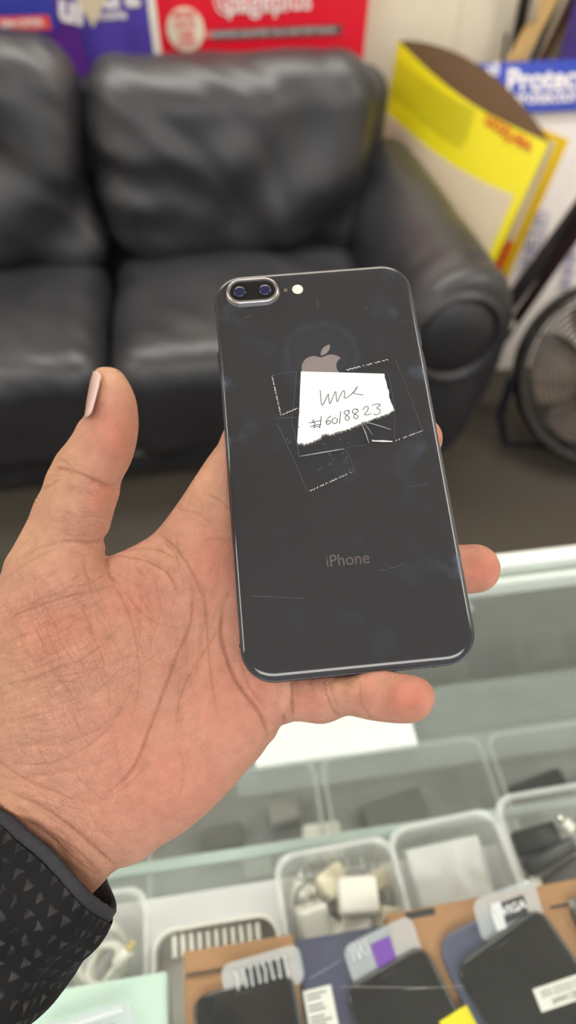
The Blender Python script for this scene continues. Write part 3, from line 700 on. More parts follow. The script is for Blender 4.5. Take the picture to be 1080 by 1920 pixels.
for i, (x, y, z, s, lb, m_) in enumerate([
    (0.07, 0.20, 0.03, (0.045, 0.040, 0.03), 'pale cube charger deep in the counter below the fingers', WHITEPLASTIC),
    (-0.01, 0.19, 0.0, (0.035, 0.03, 0.03), 'grey charger deep in the counter left of the pale cube', GREYPLASTIC),
    (-0.05, 0.23, 0.0, (0.05, 0.03, 0.02), 'flat grey box deep in the counter near the palm', MIDGREY),
    (0.03, 0.25, 0.0, (0.04, 0.03, 0.025), 'grey box deep in the counter behind the pale cube', GREYPLASTIC),
    (0.17, 0.22, 0.0, (0.08, 0.06, 0.02), 'broad flat grey box in the middle deep bin', MIDGREY),
    (0.36, 0.20, 0.0, (0.08, 0.09, 0.03), 'black box in the right deep bin', BLACKPLASTIC),
    (0.45, 0.22, 0.0, (0.04, 0.06, 0.03), 'grey box in the right deep bin', GREYPLASTIC)]):
    cube_charger(x, y, 0.6455+z, s, (0, 0, 0.04*i), lb, m_, False, 'boxes deep in the counter', 'small_box', 'box')

# ------------------------------------------------------------------ boxes on the bins
BZ = 0.9535
def cbox(name, x0, x1, y0, y1, m, label, h=0.024, z=BZ, flap=True, rz=0.0):
    r = empty(name, ((x0+x1)/2, (y0+y1)/2, z), rz); tag(r, label, 'box')
    w_, d_ = x1-x0, y1-y0
    MB().box((-w_/2, -d_/2, 0), (w_/2, d_/2, h), 0.0012, 2).build('carton', m, r)
    if flap: MB().box((-w_/2+0.002, -d_/2+0.002, h), (w_/2-0.002, d_/2-0.004, h+0.0012), 0.0005, 2).build('lid', m, r)
    return r, w_, d_
MINT = mat('mint_card', srgb(196, 220, 208), 0.4, namt=0.03)
r, w_, d_ = cbox('mint_box', -0.235, -0.078, -0.10, 0.066, MINT, 'pale mint green box with a small red mark, at the bottom left', rz=0.0)
put(r, Matrix.Translation((0, 0, 0.0256)), text_mb('VM.', 0.011, 0.0001, 1, 0.0003), 'red_mark', ORANGE, -0.098+0.1565, 0.048, 0.1, 0.0)
r, w_, d_ = cbox('kraft_box', -0.066, 0.014, -0.10, 0.062, KRAFT, 'brown kraft box left of the navy box, under a dark phone', z=BZ)
MB().box((-w_/2, d_/2-0.001, 0.020), (w_/2, d_/2+0.014, 0.0235), 0.001, 2).build('front_flap', KRAFT, r)
MB().box((-w_/2+0.002, d_/2-0.0015, 0.0237), (w_/2-0.002, d_/2-0.0002, 0.0258), 0.0003, 2).build('slot', PRINT_BLACK, r)
NAVYM = mat('navy_card', srgb(66, 68, 92), 0.45, nscale=12, namt=0.2)
r, w_, d_ = cbox('navy_box', 0.0165, 0.083, -0.10, 0.072, NAVYM, 'dark navy box with white barcode labels between two kraft boxes')
def label_part(r, cx, cy, w_, h_, rot, lines, z=0.0256, bars=True, nm='barcode_label'):
    m_ = Matrix.Translation((cx, cy, z)) @ Matrix.Rotation(rot, 4, 'Z')
    lb = MB().box((-w_/2, -h_/2, 0), (w_/2, h_/2, 0.0002)).xf(m_).build(nm, LABELWHITE, r, False)
    mb = MB(); rnd = random.Random(int(cx*9999)); y = h_/2-0.003
    while y > -h_/2+0.002:
        if bars: mb.box((-w_/2+0.002, y-0.0004, 0.0002), (-w_/2+0.002+(w_-0.004)*(0.6+0.4*rnd.random()), y+0.0005, 0.0003))
        y -= 0.0024 if rnd.random() < 0.6 else 0.0040
    mb.xf(m_).build('print', PRINT_BLACK, lb, False)
label_part(r, -0.022, 0.028, 0.020, 0.055, 0.06, 8)
label_part(r, -0.010, 0.006, 0.017, 0.030, 0.06, 8)
label_part(r, 0.023, 0.012, 0.020, 0.030, 0.0, 5)
r, w_, d_ = cbox('kraft_box', 0.0865, 0.33, -0.10, 0.081, KRAFT, 'wide brown kraft box under the blue phone and the big black phone', rz=0.02)
MB().box((-w_/2+0.014, d_/2-0.006, 0.0253), (-w_/2+0.036, d_/2-0.0015, 0.0258), 0.0002, 1).build('hand_slot', PRINT_BLACK, r)
MB().box((0.0, d_/2-0.0165, 0.0252), (w_/2-0.004, d_/2-0.0145, 0.0257), 0.0002, 1).build('seam', PRINT_BLACK, r)

# ------------------------------------------------------------------ dummy phones on the boxes
PZ = BZ+0.0255
PBLACK = mat('phone_black_glass', srgb(24, 24, 26), 0.12, nscale=30, namt=0.2, coat=0.3)
PNAVY = mat('phone_navy_back', srgb(84, 88, 110), 0.25, nscale=15, namt=0.1)
PBLUE = mat('phone_blue', srgb(58, 84, 140), 0.3)
TABM = clear_mat('hang_tab_plastic', (0.97, 0.98, 0.99, 1), 0.03, 0.15, 0.34, (0.8, 0.82, 0.84, 1))
def handset(cx, cy, w_, l_, rz, label, m, edge, z=PZ, rad=0.011, t=0.008, name='display_phone'):
    r = empty(name, (cx, cy, z), rz); tag(r, label, 'phone', 'display phones under the glass')
    rings = []
    for (i_, z_) in ((0.0018, 0.0), (0.0004, 0.0010), (0, 0.003), (0, t-0.003), (0.0004, t-0.0010)): rings.append(rrect(w_-2*i_, l_-2*i_, rad-i_, 8, z_))
    MB().loft(rings).build('body', edge, r)
    MB().loft([rrect(w_-2*i_, l_-2*i_, rad-i_, 8, z_) for i_, z_ in ((0.0004, t-0.00098), (0.0012, t-0.0003), (0.0024, t))]).build('front_glass', m, r)
    MB().box((-0.006, l_/2-0.0062, t), (0.006, l_/2-0.0052, t+0.0001), 0).build('earpiece', PRINT_BLACK, r, False)
    return r
def tab(px, py, w_, h_, rz, label, m, inner=None, z=None, tilt=0.55):
    r = empty('hang_tab', (px, py, z or PZ+0.0085)); r.rotation_euler = (tilt, 0, rz); tag(r, label, 'hang tab', 'clear hang tabs')
    MB().loft([rrect(w_, h_, 0.007, 6, 0), rrect(w_, h_, 0.007, 6, 0.0006)]).build('sheet', TABM, r)
    if inner:
        im, iw, ih, ix = inner
        MB().box((ix-iw/2, -ih/2, 0.0007), (ix+iw/2, ih/2, 0.0012), 0.0002, 1).build('insert', im, r)
    return r
GLINT = mat('glint_scratch_white', srgb(235, 235, 235), 0.15)  # white painted in as glints on crumpled film; also colours the glass scratches
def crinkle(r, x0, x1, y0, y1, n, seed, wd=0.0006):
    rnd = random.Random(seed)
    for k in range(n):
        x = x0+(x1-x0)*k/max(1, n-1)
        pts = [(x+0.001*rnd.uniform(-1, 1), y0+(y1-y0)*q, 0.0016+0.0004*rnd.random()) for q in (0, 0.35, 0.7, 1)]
        MB().tube(pts, wd, 6).build('film_glint', GLINT, r)
handset(-0.019, -0.022, 0.071, 0.146, 0.08, 'dark phone with a crinkled black tab above it, on the left kraft box', PBLACK, BLACKPLASTIC)
t_ = tab(-0.010, 0.054, 0.056, 0.026, 0.10, 'clear hang tab with a crumpled black insert, above the dark phone on the left', TABM, (PRINT_BLACK, 0.030, 0.013, 0.002))
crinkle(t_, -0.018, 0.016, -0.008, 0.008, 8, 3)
handset(0.0955, -0.021, 0.066, 0.142, 0.30, 'black phone below the purple tab, with a yellow sticker at its lower end', PBLACK, BLACKPLASTIC)
t_ = tab(0.076, 0.055, 0.054, 0.030, 0.24, 'clear hang tab with a purple insert', TABM, (PURPLE, 0.015, 0.017, 0.0))
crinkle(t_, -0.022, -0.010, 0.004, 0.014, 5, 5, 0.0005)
s = tag(MB().box((-0.011, -0.008, 0), (0.011, 0.008, 0.0003)).build('yellow_sticker', YEL), 'bright yellow sticker at the bottom edge on the black phone', 'sticker')
p_ = onz(862, 1925, PZ+0.0083); s.location = p_; s.rotation_euler = (0, 0, 0.3)
# navy phone, big black phone, grey phone
nv = handset(0.164, -0.008, 0.066, 0.150, 0.24, 'navy blue phone lying face down, under the big black phone', PNAVY, PBLUE, rad=0.014)
p_ = onz(945, 1880, PZ+0.008); q_ = nv.matrix_basis.inverted() @ Vector(p_) if False else (Matrix.Translation((0.164, -0.008, PZ)) @ Matrix.Rotation(0.24, 4, 'Z')).inverted() @ Vector(p_)
disc(0.0035).xf(Matrix.Translation((q_.x, q_.y, 0.0081))).build('round_mark', mat('light_blue_mark', srgb(120, 140, 205), 0.4), nv, False)
MB().add([(q_.x+0.0005, q_.y-0.008, 0.0081), (q_.x+0.016, q_.y-0.006, 0.0081), (q_.x+0.0075, q_.y+0.006, 0.0081), (q_.x+0.0005, q_.y-0.008, 0.0092), (q_.x+0.016, q_.y-0.006, 0.0092), (q_.x+0.0075, q_.y+0.006, 0.0092)], [(0, 2, 1), (3, 4, 5), (0, 1, 4, 3), (1, 2, 5, 4), (2, 0, 3, 5)]).build('triangle_mark', GREYPLASTIC, nv, False)
bp_ = handset(0.185, -0.020, 0.078, 0.155, 0.36, 'big black phone with a white handwritten label, at the bottom right', PBLACK, BLACKPLASTIC, z=PZ+0.0085)
p_ = Vector(onz(1050, 1862, PZ+0.0168)); q_ = (Matrix.Translation((0.185, -0.020, PZ+0.0085)) @ Matrix.Rotation(0.36, 4, 'Z')).inverted() @ p_
lb = MB().box((-0.017, -0.0065, 0), (0.017, 0.0065, 0.0002)).xf(Matrix.Translation((q_.x, q_.y, 0.0082)) @ Matrix.Rotation(-0.25, 4, 'Z')).build('handwritten_label', LABELWHITE, bp_, False)
for tx, yy in (('352-23232123', 0.0022), ('#444128', -0.003)):
    text_mb(tx, 0.0052, 0.00005).xf(Matrix.Translation((q_.x, q_.y, 0.0085)) @ Matrix.Rotation(-0.25, 4, 'Z') @ Matrix.Translation((0.002, yy, 0))).build('writing', PRINT_BLACK, lb, False)
gp = handset(0.262, -0.002, 0.072, 0.15, 0.1, 'grey phone with a tiny round lens at the right edge', mat('phone_grey_back', srgb(92, 90, 94), 0.3), DARKMETAL, z=PZ)
p_ = Vector(onz(1072, 1695, PZ+0.008)); q_ = (Matrix.Translation((0.262, -0.002, PZ)) @ Matrix.Rotation(0.1, 4, 'Z')).inverted() @ p_
MB().loft([[(q_.x+a_*math.cos(2*PI*k/24), q_.y+a_*math.sin(2*PI*k/24), z_) for k in range(24)] for a_, z_ in ((0.0026, 0.008), (0.0026, 0.0092), (0.0018, 0.0092), (0.0014, 0.0086))]).build('lens_ring', STEEL, gp)
t_ = tab(0.170, 0.066, 0.050, 0.030, 0.16, 'clear hang tab with a black insert and white letters above the big black phone', TABM, (PRINT_BLACK, 0.020, 0.014, 0.004), z=PZ+0.017)
text_mb('VIGA', 0.0085, 0.0001, 1, 0.0002).xf(Matrix.Translation((0.004, 0.001, 0.0014))).build('lettering', LETTERWHITE, t_, False)
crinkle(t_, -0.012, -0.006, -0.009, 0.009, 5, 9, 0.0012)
hp = handset(-0.128, -0.052, 0.078, 0.15, 0.06, 'blue phone below a grey tab on the mint green box', PBLUE, PBLUE, rad=0.012)
t_ = tab(-0.128, 0.036, 0.060, 0.030, 0.12, 'grey hang tab with a dark slot on the mint green box', TABM, (PRINT_BLACK, 0.030, 0.006, 0.002))
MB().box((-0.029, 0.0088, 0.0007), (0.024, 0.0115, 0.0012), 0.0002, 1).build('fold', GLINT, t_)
# tape strips / scratches on the counter glass
for (a, b) in (((580, 1835), (640, 1800)), ((760, 1855), (870, 1848)), ((640, 1850), (800, 1852))):
    A, B = onz(*a, ZT+0.0002), onz(*b, ZT+0.0002)
    tag(MB().tube([A, (A+B)/2, B], 0.00006, 5).build('glass_scratch', GLINT), 'fine scratch in the counter glass over the ' + {580: 'navy box', 760: 'yellow sticker', 640: 'black phone by the purple tab'}[a[0]], 'scratch')
# ------------------------------------------------------------------ held phone (back towards the viewer)
Rp = np.array([[0.99532284, -0.09636514, 0.00679668], [-0.08893647, -0.94151799, -0.32501412], [0.03771923, 0.3228895, -0.94568474]])
tp = np.array([0.01662607, -0.02257897, 0.24087314])
CM = np.stack([RT, DN, FW], axis=1)          # camera frame -> world
Rw = CM@Rp; tw = CAM+CM@tp
PM = Matrix(((Rw[0, 0], Rw[0, 1], Rw[0, 2], tw[0]), (Rw[1, 0], Rw[1, 1], Rw[1, 2], tw[1]), (Rw[2, 0], Rw[2, 1], Rw[2, 2], tw[2]), (0, 0, 0, 1)))
def ploc(px, py, off=0.0):
    v = np.array([(px-540)/F_PX, (py-960)/F_PX, 1.0]); n = Rp[:, 2]; t_ = tp+n*off; s = (n@t_)/(n@v)
    q = Rp.T@(v*s-t_); return q[0], q[1]
def pdepth(px, py, off=0.0):
    v = np.array([(px-540)/F_PX, (py-960)/F_PX, 1.0]); n = Rp[:, 2]; t_ = tp+n*off; return (n@t_)/(n@v)
phone = empty('smartphone', mat=PM)
tag(phone, 'space grey smartphone held back side up in the hand, with a taped paper note', 'phone')
def bglass():
    m, nt, b, o = nodes('grey_back_glass'); v = coords(nt)
    b.inputs['Base Color'].default_value = srgb(50, 50, 53); b.inputs['Specular IOR Level'].default_value = 0.5
    # finger smudges: low frequency patches of higher roughness and a little grease
    n1 = N(nt, 'ShaderNodeTexNoise'); n1.inputs['Scale'].default_value = 55; n1.inputs['Detail'].default_value = 5; nt.links.new(v, n1.inputs['Vector'])
    r1 = N(nt, 'ShaderNodeValToRGB'); r1.color_ramp.elements[0].position = 0.56; r1.color_ramp.elements[1].position = 0.66
    nt.links.new(n1.outputs['Fac'], r1.inputs[0])
    vx = N(nt, 'ShaderNodeSeparateXYZ'); nt.links.new(v, vx.inputs[0])
    ax_ = N(nt, 'ShaderNodeMath', operation='ABSOLUTE'); nt.links.new(vx.outputs[0], ax_.inputs[0])
    ed = N(nt, 'ShaderNodeMapRange'); ed.inputs['From Min'].default_value = 0.026; ed.inputs['From Max'].default_value = 0.037; ed.inputs['To Min'].default_value = 0.15; ed.inputs['To Max'].default_value = 1.0
    nt.links.new(ax_.outputs[0], ed.inputs['Value'])
    # a breath-like grease patch around the logo with a blotchy rim
    mp_ = N(nt, 'ShaderNodeMapping'); mp_.inputs['Location'].default_value = (0.0005, -0.039, 0); nt.links.new(v, mp_.inputs['Vector'])
    n3 = N(nt, 'ShaderNodeTexNoise'); n3.inputs['Scale'].default_value = 130; n3.inputs['Detail'].default_value = 3; nt.links.new(v, n3.inputs['Vector'])
    dsp = N(nt, 'ShaderNodeVectorMath', operation='MULTIPLY_ADD'); nt.links.new(n3.outputs['Color'], dsp.inputs[0]); dsp.inputs[1].default_value = (0.008, 0.008, 0); nt.links.new(mp_.outputs[0], dsp.inputs[2])
    sb = N(nt, 'ShaderNodeVectorMath', operation='SUBTRACT'); nt.links.new(dsp.outputs[0], sb.inputs[0]); sb.inputs[1].default_value = (0.004, 0.004, 0)
    lg = N(nt, 'ShaderNodeVectorMath', operation='LENGTH'); nt.links.new(sb.outputs[0], lg.inputs[0])
    pr_ = N(nt, 'ShaderNodeValToRGB'); e_ = pr_.color_ramp.elements
    e_[0].position = 0.0; e_[0].color = (0.25, 0.25, 0.25, 1); e_[1].position = 1.0; e_[1].color = (0, 0, 0, 1)
    for p_, c_ in ((0.55, 0.4), (0.68, 0.15), (0.80, 0.7), (0.92, 0.05)):
        q_ = e_.new(p_); q_.color = (c_, c_, c_, 1)
    sc_ = N(nt, 'ShaderNodeMath', operation='MULTIPLY'); sc_.inputs[1].default_value = 1/0.017; nt.links.new(lg.outputs['Value'], sc_.inputs[0]); nt.links.new(sc_.outputs[0], pr_.inputs[0])
    ml0 = N(nt, 'ShaderNodeMath', operation='MULTIPLY'); nt.links.new(r1.outputs[0], ml0.inputs[0]); nt.links.new(ed.outputs[0], ml0.inputs[1])
    sm_ = N(nt, 'ShaderNodeMath', operation='MULTIPLY'); nt.links.new(pr_.outputs[0], sm_.inputs[0]); sm_.inputs[1].default_value = 0.45
    ml = N(nt, 'ShaderNodeMath', operation='MAXIMUM'); nt.links.new(ml0.outputs[0], ml.inputs[0]); nt.links.new(sm_.outputs[0], ml.inputs[1])
    rg = N(nt, 'ShaderNodeMapRange'); rg.inputs['To Min'].default_value = 0.09; rg.inputs['To Max'].default_value = 0.3
    nt.links.new(ml.outputs[0], rg.inputs['Value']); nt.links.new(rg.outputs[0], b.inputs['Roughness'])
    mx = N(nt, 'ShaderNodeMix', data_type='RGBA'); mx.inputs[6].default_value = srgb(50, 50, 53); mx.inputs[7].default_value = srgb(66, 72, 86)
    nt.links.new(ml.outputs[0], mx.inputs[0]); nt.links.new(mx.outputs[2], b.inputs['Base Color'])
    return m
BGL = bglass()
ALU = mat('space_grey_aluminium', srgb(66, 66, 76), 0.34, 0.7, nscale=300, namt=0.08)
SCREENM = mat('screen_glass', srgb(8, 8, 9), 0.05)
HW, HH, RAD, TK = 0.03905, 0.0792, 0.0112, 0.0073
def sec(prof): return [rrect(2*(HW-i_), 2*(HH-i_), RAD-i_*0.9, 20, z_) for i_, z_ in prof]
gp_ = [(0.00018+0.0019*(1-math.sin(a)), -0.0016+0.0016*math.sin(a)**0.9 if False else -0.00165*(1-math.sin(a)**1.0)) for a in []]
prof = []
for k in range(17):
    a = PI/2*k/16   # from the flat back to the edge
    prof.append((0.0003+0.0042*(1-math.sin(a)), -0.0015*(1-math.cos(a))))
MB().loft(sec(prof), True, True).build('back_glass', BGL, phone, True, 30)
MB().loft(sec([(0.0005, -0.00145), (0.00012, -0.0016), (0.0, -0.0020), (0.0, -0.0054), (0.00012, -0.0058), (0.0005, -0.0060)]), True, True).build('frame', ALU, phone, True, 30)
MB().loft(sec([(0.0003, -0.00602), (0.0006, -0.0068), (0.0016, -0.0072), (0.003, -TK)]), True, True).build('screen', SCREENM, phone, True, 30)
# camera bump
CBX, CBY = -0.0239, 0.0699
def stad(w_, h_, z): return [(CBX+p[0], CBY+p[1], p[2]) for p in rrect(w_, h_, h_/2-1e-5, 14, z)]
cb = MB().loft([stad(.0212, .0122, 0.0), stad(.0208, .0118, .0003), stad(.0204, .0114, .0014), stad(.0199, .0109, .0017), stad(.0190, .0100, .00180), stad(.0181, .0091, .0017), stad(.0178, .0088, .0012)], False, False).build('camera_ring', mat('polished_ring', srgb(196, 192, 192), 0.28, 1.0), phone, True, 50)
cg = MB().loft([stad(.0179, .0089, 0.0002), stad(.0179, .0089, .0013)]).build('camera_glass', mat('black_lens_glass', srgb(14, 14, 16), 0.05, coat=0.5), phone, True, 50)
LENSB = mat('blue_coated_lens', srgb(18, 28, 66), 0.05, coat=1.0)
for lx in (-0.00505, 0.00485):
    def cir(r_, z, n=32): return [(CBX+lx+r_*math.cos(2*PI*k/n), CBY+r_*math.sin(2*PI*k/n), z) for k in range(n)]
    MB().loft([cir(.0033, .00131), cir(.0033, .00136), cir(.0028, .00138)], False, True).build('lens_bezel', mat('lens_black', srgb(6, 6, 8), 0.3) if lx < 0 else bpy.data.materials['lens_black'], cb)
    MB().loft([cir(.0023*math.cos(a), .00139+.0004*math.sin(a)) for a in np.linspace(0, 1.5, 8)]).build('lens', LENSB, cb)
fx, fy = ploc(558, 542.5)
def disk(cx, cy, r_, z0, z1, n=32, dome=0.0): return MB().loft([[(cx+q*math.cos(2*PI*k/n), cy+q*math.sin(2*PI*k/n), z) for k in range(n)] for q, z in ((r_, z0), (r_, z1), (r_*0.9, z1+dome), (r_*0.5, z1+dome*1.5))])
disk(fx, fy, 0.0021, -0.0005, 0.00005, 32, 0.0001).build('flash', mat('flash_cream', srgb(246, 240, 214), 0.25, nscale=900, namt=0.06), phone)
mx_, my_ = ploc(535.5, 544)
disk(mx_, my_, 0.00075, -0.0005, 0.00003).build('microphone', mat('mic_bronze', srgb(110, 100, 80), 0.4), phone)
for (x, y0, y1) in ((-HW, 0.0372, 0.0460), (HW, 0.0588, 0.0636), (HW, 0.0420, 0.0500), (HW, 0.0305, 0.0390)):
    s_ = 1 if x > 0 else -1
    MB().box((min(x-0.0002*s_, x+0.0006*s_), y0, -0.0050), (max(x-0.0002*s_, x+0.0006*s_), y1, -0.0024), 0.00028, 3).build('side_button', ALU, phone)
# antenna lines and bottom openings
ANT = mat('antenna_band', srgb(30, 30, 34), 0.5)
for s_ in (-1, 1):
    for yy in (-0.0665, 0.0665):
        MB().box((s_*HW-0.00025, yy-0.0006, -0.0057), (s_*HW+0.00006, yy+0.0006, -0.0017), 0).build('antenna_line', ANT, phone, False)
for k in range(6):
    for s_ in (-1, 1):
        x = s_*(0.0105+k*0.0027); MB().tube([(x, -HH-0.00006, -0.0037), (x, -HH+0.0003, -0.0037)], 0.0008, 12).build('speaker_hole', ANT, phone)
MB().box((-0.0045, -HH-0.00006, -0.0051), (0.0045, -HH+0.0003, -0.0024), 0.0001).build('charging_port', ANT, phone)
# logo
LOGOM = mat('logo_metal', srgb(140, 130, 128), 0.35, 0.2, nscale=200, namt=0.05)
def svgpath(d):
    import re
    tok = re.findall(r'[MmCcLlz]|-?\d*\.?\d+', d); i = 0; cur = np.zeros(2); out = []; cmd = None
    def num(n_):
        nonlocal i
        r_ = [float(tok[i+k]) for k in range(n_)]; i += n_; return r_
    while i < len(tok):
        if tok[i].isalpha(): cmd = tok[i]; i += 1
        if cmd == 'M': cur = np.array(num(2)); out.append(cur)
        elif cmd == 'c':
            a = np.array(num(6)).reshape(3, 2)+cur
            for k in range(1, 9):
                t_ = k/8; out.append((1-t_)**3*cur+3*(1-t_)**2*t_*a[0]+3*(1-t_)*t_*t_*a[1]+t_**3*a[2])
            cur = a[2]
        else: break
    return np.array(out)
body_p = svgpath("M150.37 130.25c-2.45 5.66 -5.35 10.87 -8.71 15.66c-4.58 6.53 -8.33 11.05 -11.22 13.56c-4.48 4.12 -9.28 6.23 -14.42 6.35c-3.69 0 -8.14 -1.05 -13.32 -3.18c-5.197 -2.12 -9.973 -3.17 -14.34 -3.17c-4.58 0 -9.492 1.05 -14.746 3.17c-5.262 2.13 -9.501 3.24 -12.742 3.35c-4.929 0.21 -9.842 -1.96 -14.746 -6.52c-3.13 -2.73 -7.045 -7.41 -11.735 -14.04c-5.032 -7.08 -9.169 -15.29 -12.41 -24.65c-3.471 -10.11 -5.211 -19.9 -5.211 -29.378c0 -10.857 2.346 -20.221 7.045 -28.068c3.693 -6.303 8.606 -11.275 14.755 -14.925c6.149 -3.65 12.793 -5.51 19.948 -5.629c3.915 0 9.049 1.211 15.429 3.591c6.362 2.388 10.447 3.599 12.238 3.599c1.339 0 5.877 -1.416 13.57 -4.239c7.275 -2.618 13.415 -3.702 18.445 -3.275c13.63 1.1 23.87 6.473 30.68 16.153c-12.19 7.386 -18.22 17.731 -18.1 31.002c0.11 10.337 3.86 18.939 11.23 25.769c3.34 3.17 7.07 5.62 11.22 7.36c-0.9 2.61 -1.85 5.11 -2.86 7.51")
leaf_p = svgpath("M119.11 7.24c0 8.102 -2.96 15.667 -8.86 22.669c-7.12 8.324 -15.732 13.134 -25.071 12.375c-0.119 -0.972 -0.188 -1.995 -0.188 -3.07c0 -7.778 3.386 -16.102 9.399 -22.908c3.002 -3.446 6.82 -6.311 11.45 -8.597c4.62 -2.252 8.99 -3.497 13.1 -3.71c0.12 1.083 0.17 2.166 0.17 3.24")
lt = ploc(619, 646); lsc = 0.0150/130.0
def logo(poly, nm):
    P = [((p[0]-88)*lsc, lt[1]-(p[1]-4)*lsc) for p in poly]
    clean = [P[0]]
    for p in P[1:]:
        if math.dist(p, clean[-1]) > 1e-6: clean.append(p)
    if math.dist(clean[0], clean[-1]) < 1e-6: clean.pop()
    n_ = len(clean)
    from mathutils.geometry import tessellate_polygon
    tri = tessellate_polygon([[Vector((x, y, 0)) for x, y in clean]])
    z0, z1 = -0.0001, 0.00003
    v = [(x, y, z1) for x, y in clean]+[(x, y, z0) for x, y in clean]
    f = []
    for t_ in tri:
        a, b_, c_ = [clean[k] for k in t_]
        cr = (b_[0]-a[0])*(c_[1]-a[1])-(b_[1]-a[1])*(c_[0]-a[0])
        f.append(tuple(t_) if cr > 0 else tuple(t_)[::-1])
    f += [(k, (k+1) % n_, n_+(k+1) % n_, n_+k) for k in range(n_)]
    return mesh_obj(nm, v, f, LOGOM, phone, False)
logo(body_p, 'logo_fruit'); logo(leaf_p, 'logo_leaf')
tb_ = text_mb('iPhone', 0.0058, 0.00001, 1.0, 0.0)
xs = [p[0] for p in tb_.v]; sc_ = 0.0147/(max(xs)-min(xs)); cx_ = (max(xs)+min(xs))/2
tb_.v = [((p[0]-cx_)*sc_-0.0002, p[1]*sc_*1.06-0.0413, 0.00003) for p in tb_.v]
tb_.build('lettering', LOGOM, phone, False)
# scratches on the glass
SCR = mat('scratch_white', srgb(120, 120, 122), 0.4)
for pts in ([(470, 1118), (510, 1119), (570, 1122)], [(710, 1069), (725, 1069)], [(728, 1066), (745, 1062), (760, 1055)], [(594, 560), (597, 572), (594, 580)], [(456, 597), (470, 591)], [(682, 579), (690, 578)], [(768, 913), (800, 908)]):
    P = [(*ploc(*p), 0.00002) for p in pts]
    MB().tube(P, 0.000028, 5).build('scratch', SCR, phone)

# ------------------------------------------------------------------ note and tape
def c5(x, y): return ploc(500+x*0.2963, 630+y*0.2963)
def flat(name, pts, z, t, m, parent, label=None):
    from mathutils.geometry import tessellate_polygon
    n_ = len(pts); tri = tessellate_polygon([[Vector((x, y, 0)) for x, y in pts]])
    v = [(x, y, z+t) for x, y in pts]+[(x, y, z) for x, y in pts]; f = []
    for t_ in tri:
        a, b_, c_ = [pts[k] for k in t_]; cr = (b_[0]-a[0])*(c_[1]-a[1])-(b_[1]-a[1])*(c_[0]-a[0])
        up = tuple(t_) if cr > 0 else tuple(t_)[::-1]; f.append(up); f.append(tuple(n_+k for k in up[::-1]))
    f += [(k, (k+1) % n_, n_+(k+1) % n_, n_+k) for k in range(n_)]
    return mesh_obj(name, v, f, m, parent, False)
NOTE = [(217, 226), (480, 233), (745, 240), (750, 275), (760, 310), (772, 350), (775, 395), (790, 430), (803, 460), (808, 470), (775, 492), (745, 505), (715, 515), (680, 525), (650, 540), (622, 545), (600, 552), (580, 568), (560, 575), (530, 590), (500, 600), (470, 606), (440, 612), (425, 622), (405, 630), (375, 624), (352, 628), (345, 648), (325, 655), (290, 675), (265, 682), (240, 690), (218, 684), (200, 685), (193, 670), (199, 575), (206, 480), (211, 350)]
rnd = random.Random(4); torn = []
for i, p in enumerate(NOTE):
    q = NOTE[(i+1) % len(NOTE)]; torn.append(p)
    if 2 <= i <= 32:
        for k in range(1, 4): torn.append((p[0]+(q[0]-p[0])*k/4+rnd.uniform(-3, 3), p[1]+(q[1]-p[1])*k/4+rnd.uniform(-4, 4)))
PAPER = mat('note_paper', srgb(238, 240, 232), 0.7, nscale=120, namt=0.02)
note = empty('paper_note', mat=PM @ Matrix.Translation((0, 0, 0.00006))); tag(note, 'torn white paper note with a handwritten number, taped on the phone back', 'note')
flat('sheet', [c5(*p) for p in torn], 0.0, 0.00010, PAPER, note)
TORN = mat('torn_paper_fibre', srgb(120, 118, 110), 0.8, nscale=900, namt=0.5)
te = [(p[0]+4, p[1]+9) for p in torn[2:126]]
edge = torn[10:]
mbt = MB()
lowpts = [p for p in torn if (p[1] > 455 and p[0] > 198)]
for p in lowpts[::1]:
    a = c5(p[0]+rnd.uniform(-2, 2), p[1]-rnd.uniform(0, 3)); b_ = c5(p[0]+rnd.uniform(-4, 5), p[1]+rnd.uniform(6, 12))
    mbt.tube([(*a, 0.00006), (*b_, 0.00004)], [0.0003, 0.00008], 5)
mbt.build('torn_fibres', TORN, note)
STROKES = [
 [(338, 345), (343, 400), (349, 438), (362, 425), (380, 388), (391, 370), (392, 395), (399, 430), (412, 405), (430, 362), (438, 356), (440, 385), (447, 418), (462, 385), (480, 352), (490, 350), (494, 368), (490, 392), (505, 392), (530, 375), (556, 348), (574, 320), (566, 338), (550, 362), (575, 370), (612, 375)],
 [(268, 552), (300, 545), (340, 538)], [(275, 578), (305, 566), (343, 562)], [(300, 528), (290, 545), (306, 555), (298, 582), (318, 574), (340, 582)], [(345, 508), (342, 545), (334, 582)],
 [(408, 507), (388, 522), (375, 545), (382, 560), (398, 556), (405, 542), (394, 536), (380, 546)],
 [(430, 518), (418, 528), (414, 545), (428, 556), (444, 547), (446, 528), (432, 519)],
 [(468, 478), (461, 558)],
 [(520, 478), (500, 474), (490, 490), (507, 503), (524, 520), (512, 535), (497, 527), (503, 506), (524, 486), (516, 470)],
 [(572, 468), (552, 464), (542, 482), (560, 495), (578, 510), (568, 525), (551, 518), (556, 497), (578, 478), (570, 462)],
 [(608, 470), (622, 450), (640, 450), (640, 470), (618, 497), (640, 500), (662, 492)],
 [(665, 442), (690, 433), (720, 435), (697, 457), (718, 470), (712, 492), (690, 500), (676, 494)]]
for s_ in STROKES:
    P = catmull([c5(*p) for p in s_], 5)
    MB().tube([(p[0], p[1], 0.00013) for p in P], 0.000145, 6).build('pen_stroke', INK, note)
TAPE = clear_mat('clear_tape', (0.995, 0.997, 1.0, 1), 0.0, 0.22, 0.0, (0.85, 0.87, 0.9, 1), 1.09)
TEDGE = mat('tape_edge', srgb(150, 152, 156), 0.3)
TWHITE = mat('tape_end_glint', srgb(225, 225, 225), 0.35)  # white puts the light caught by cut tape ends into the colour
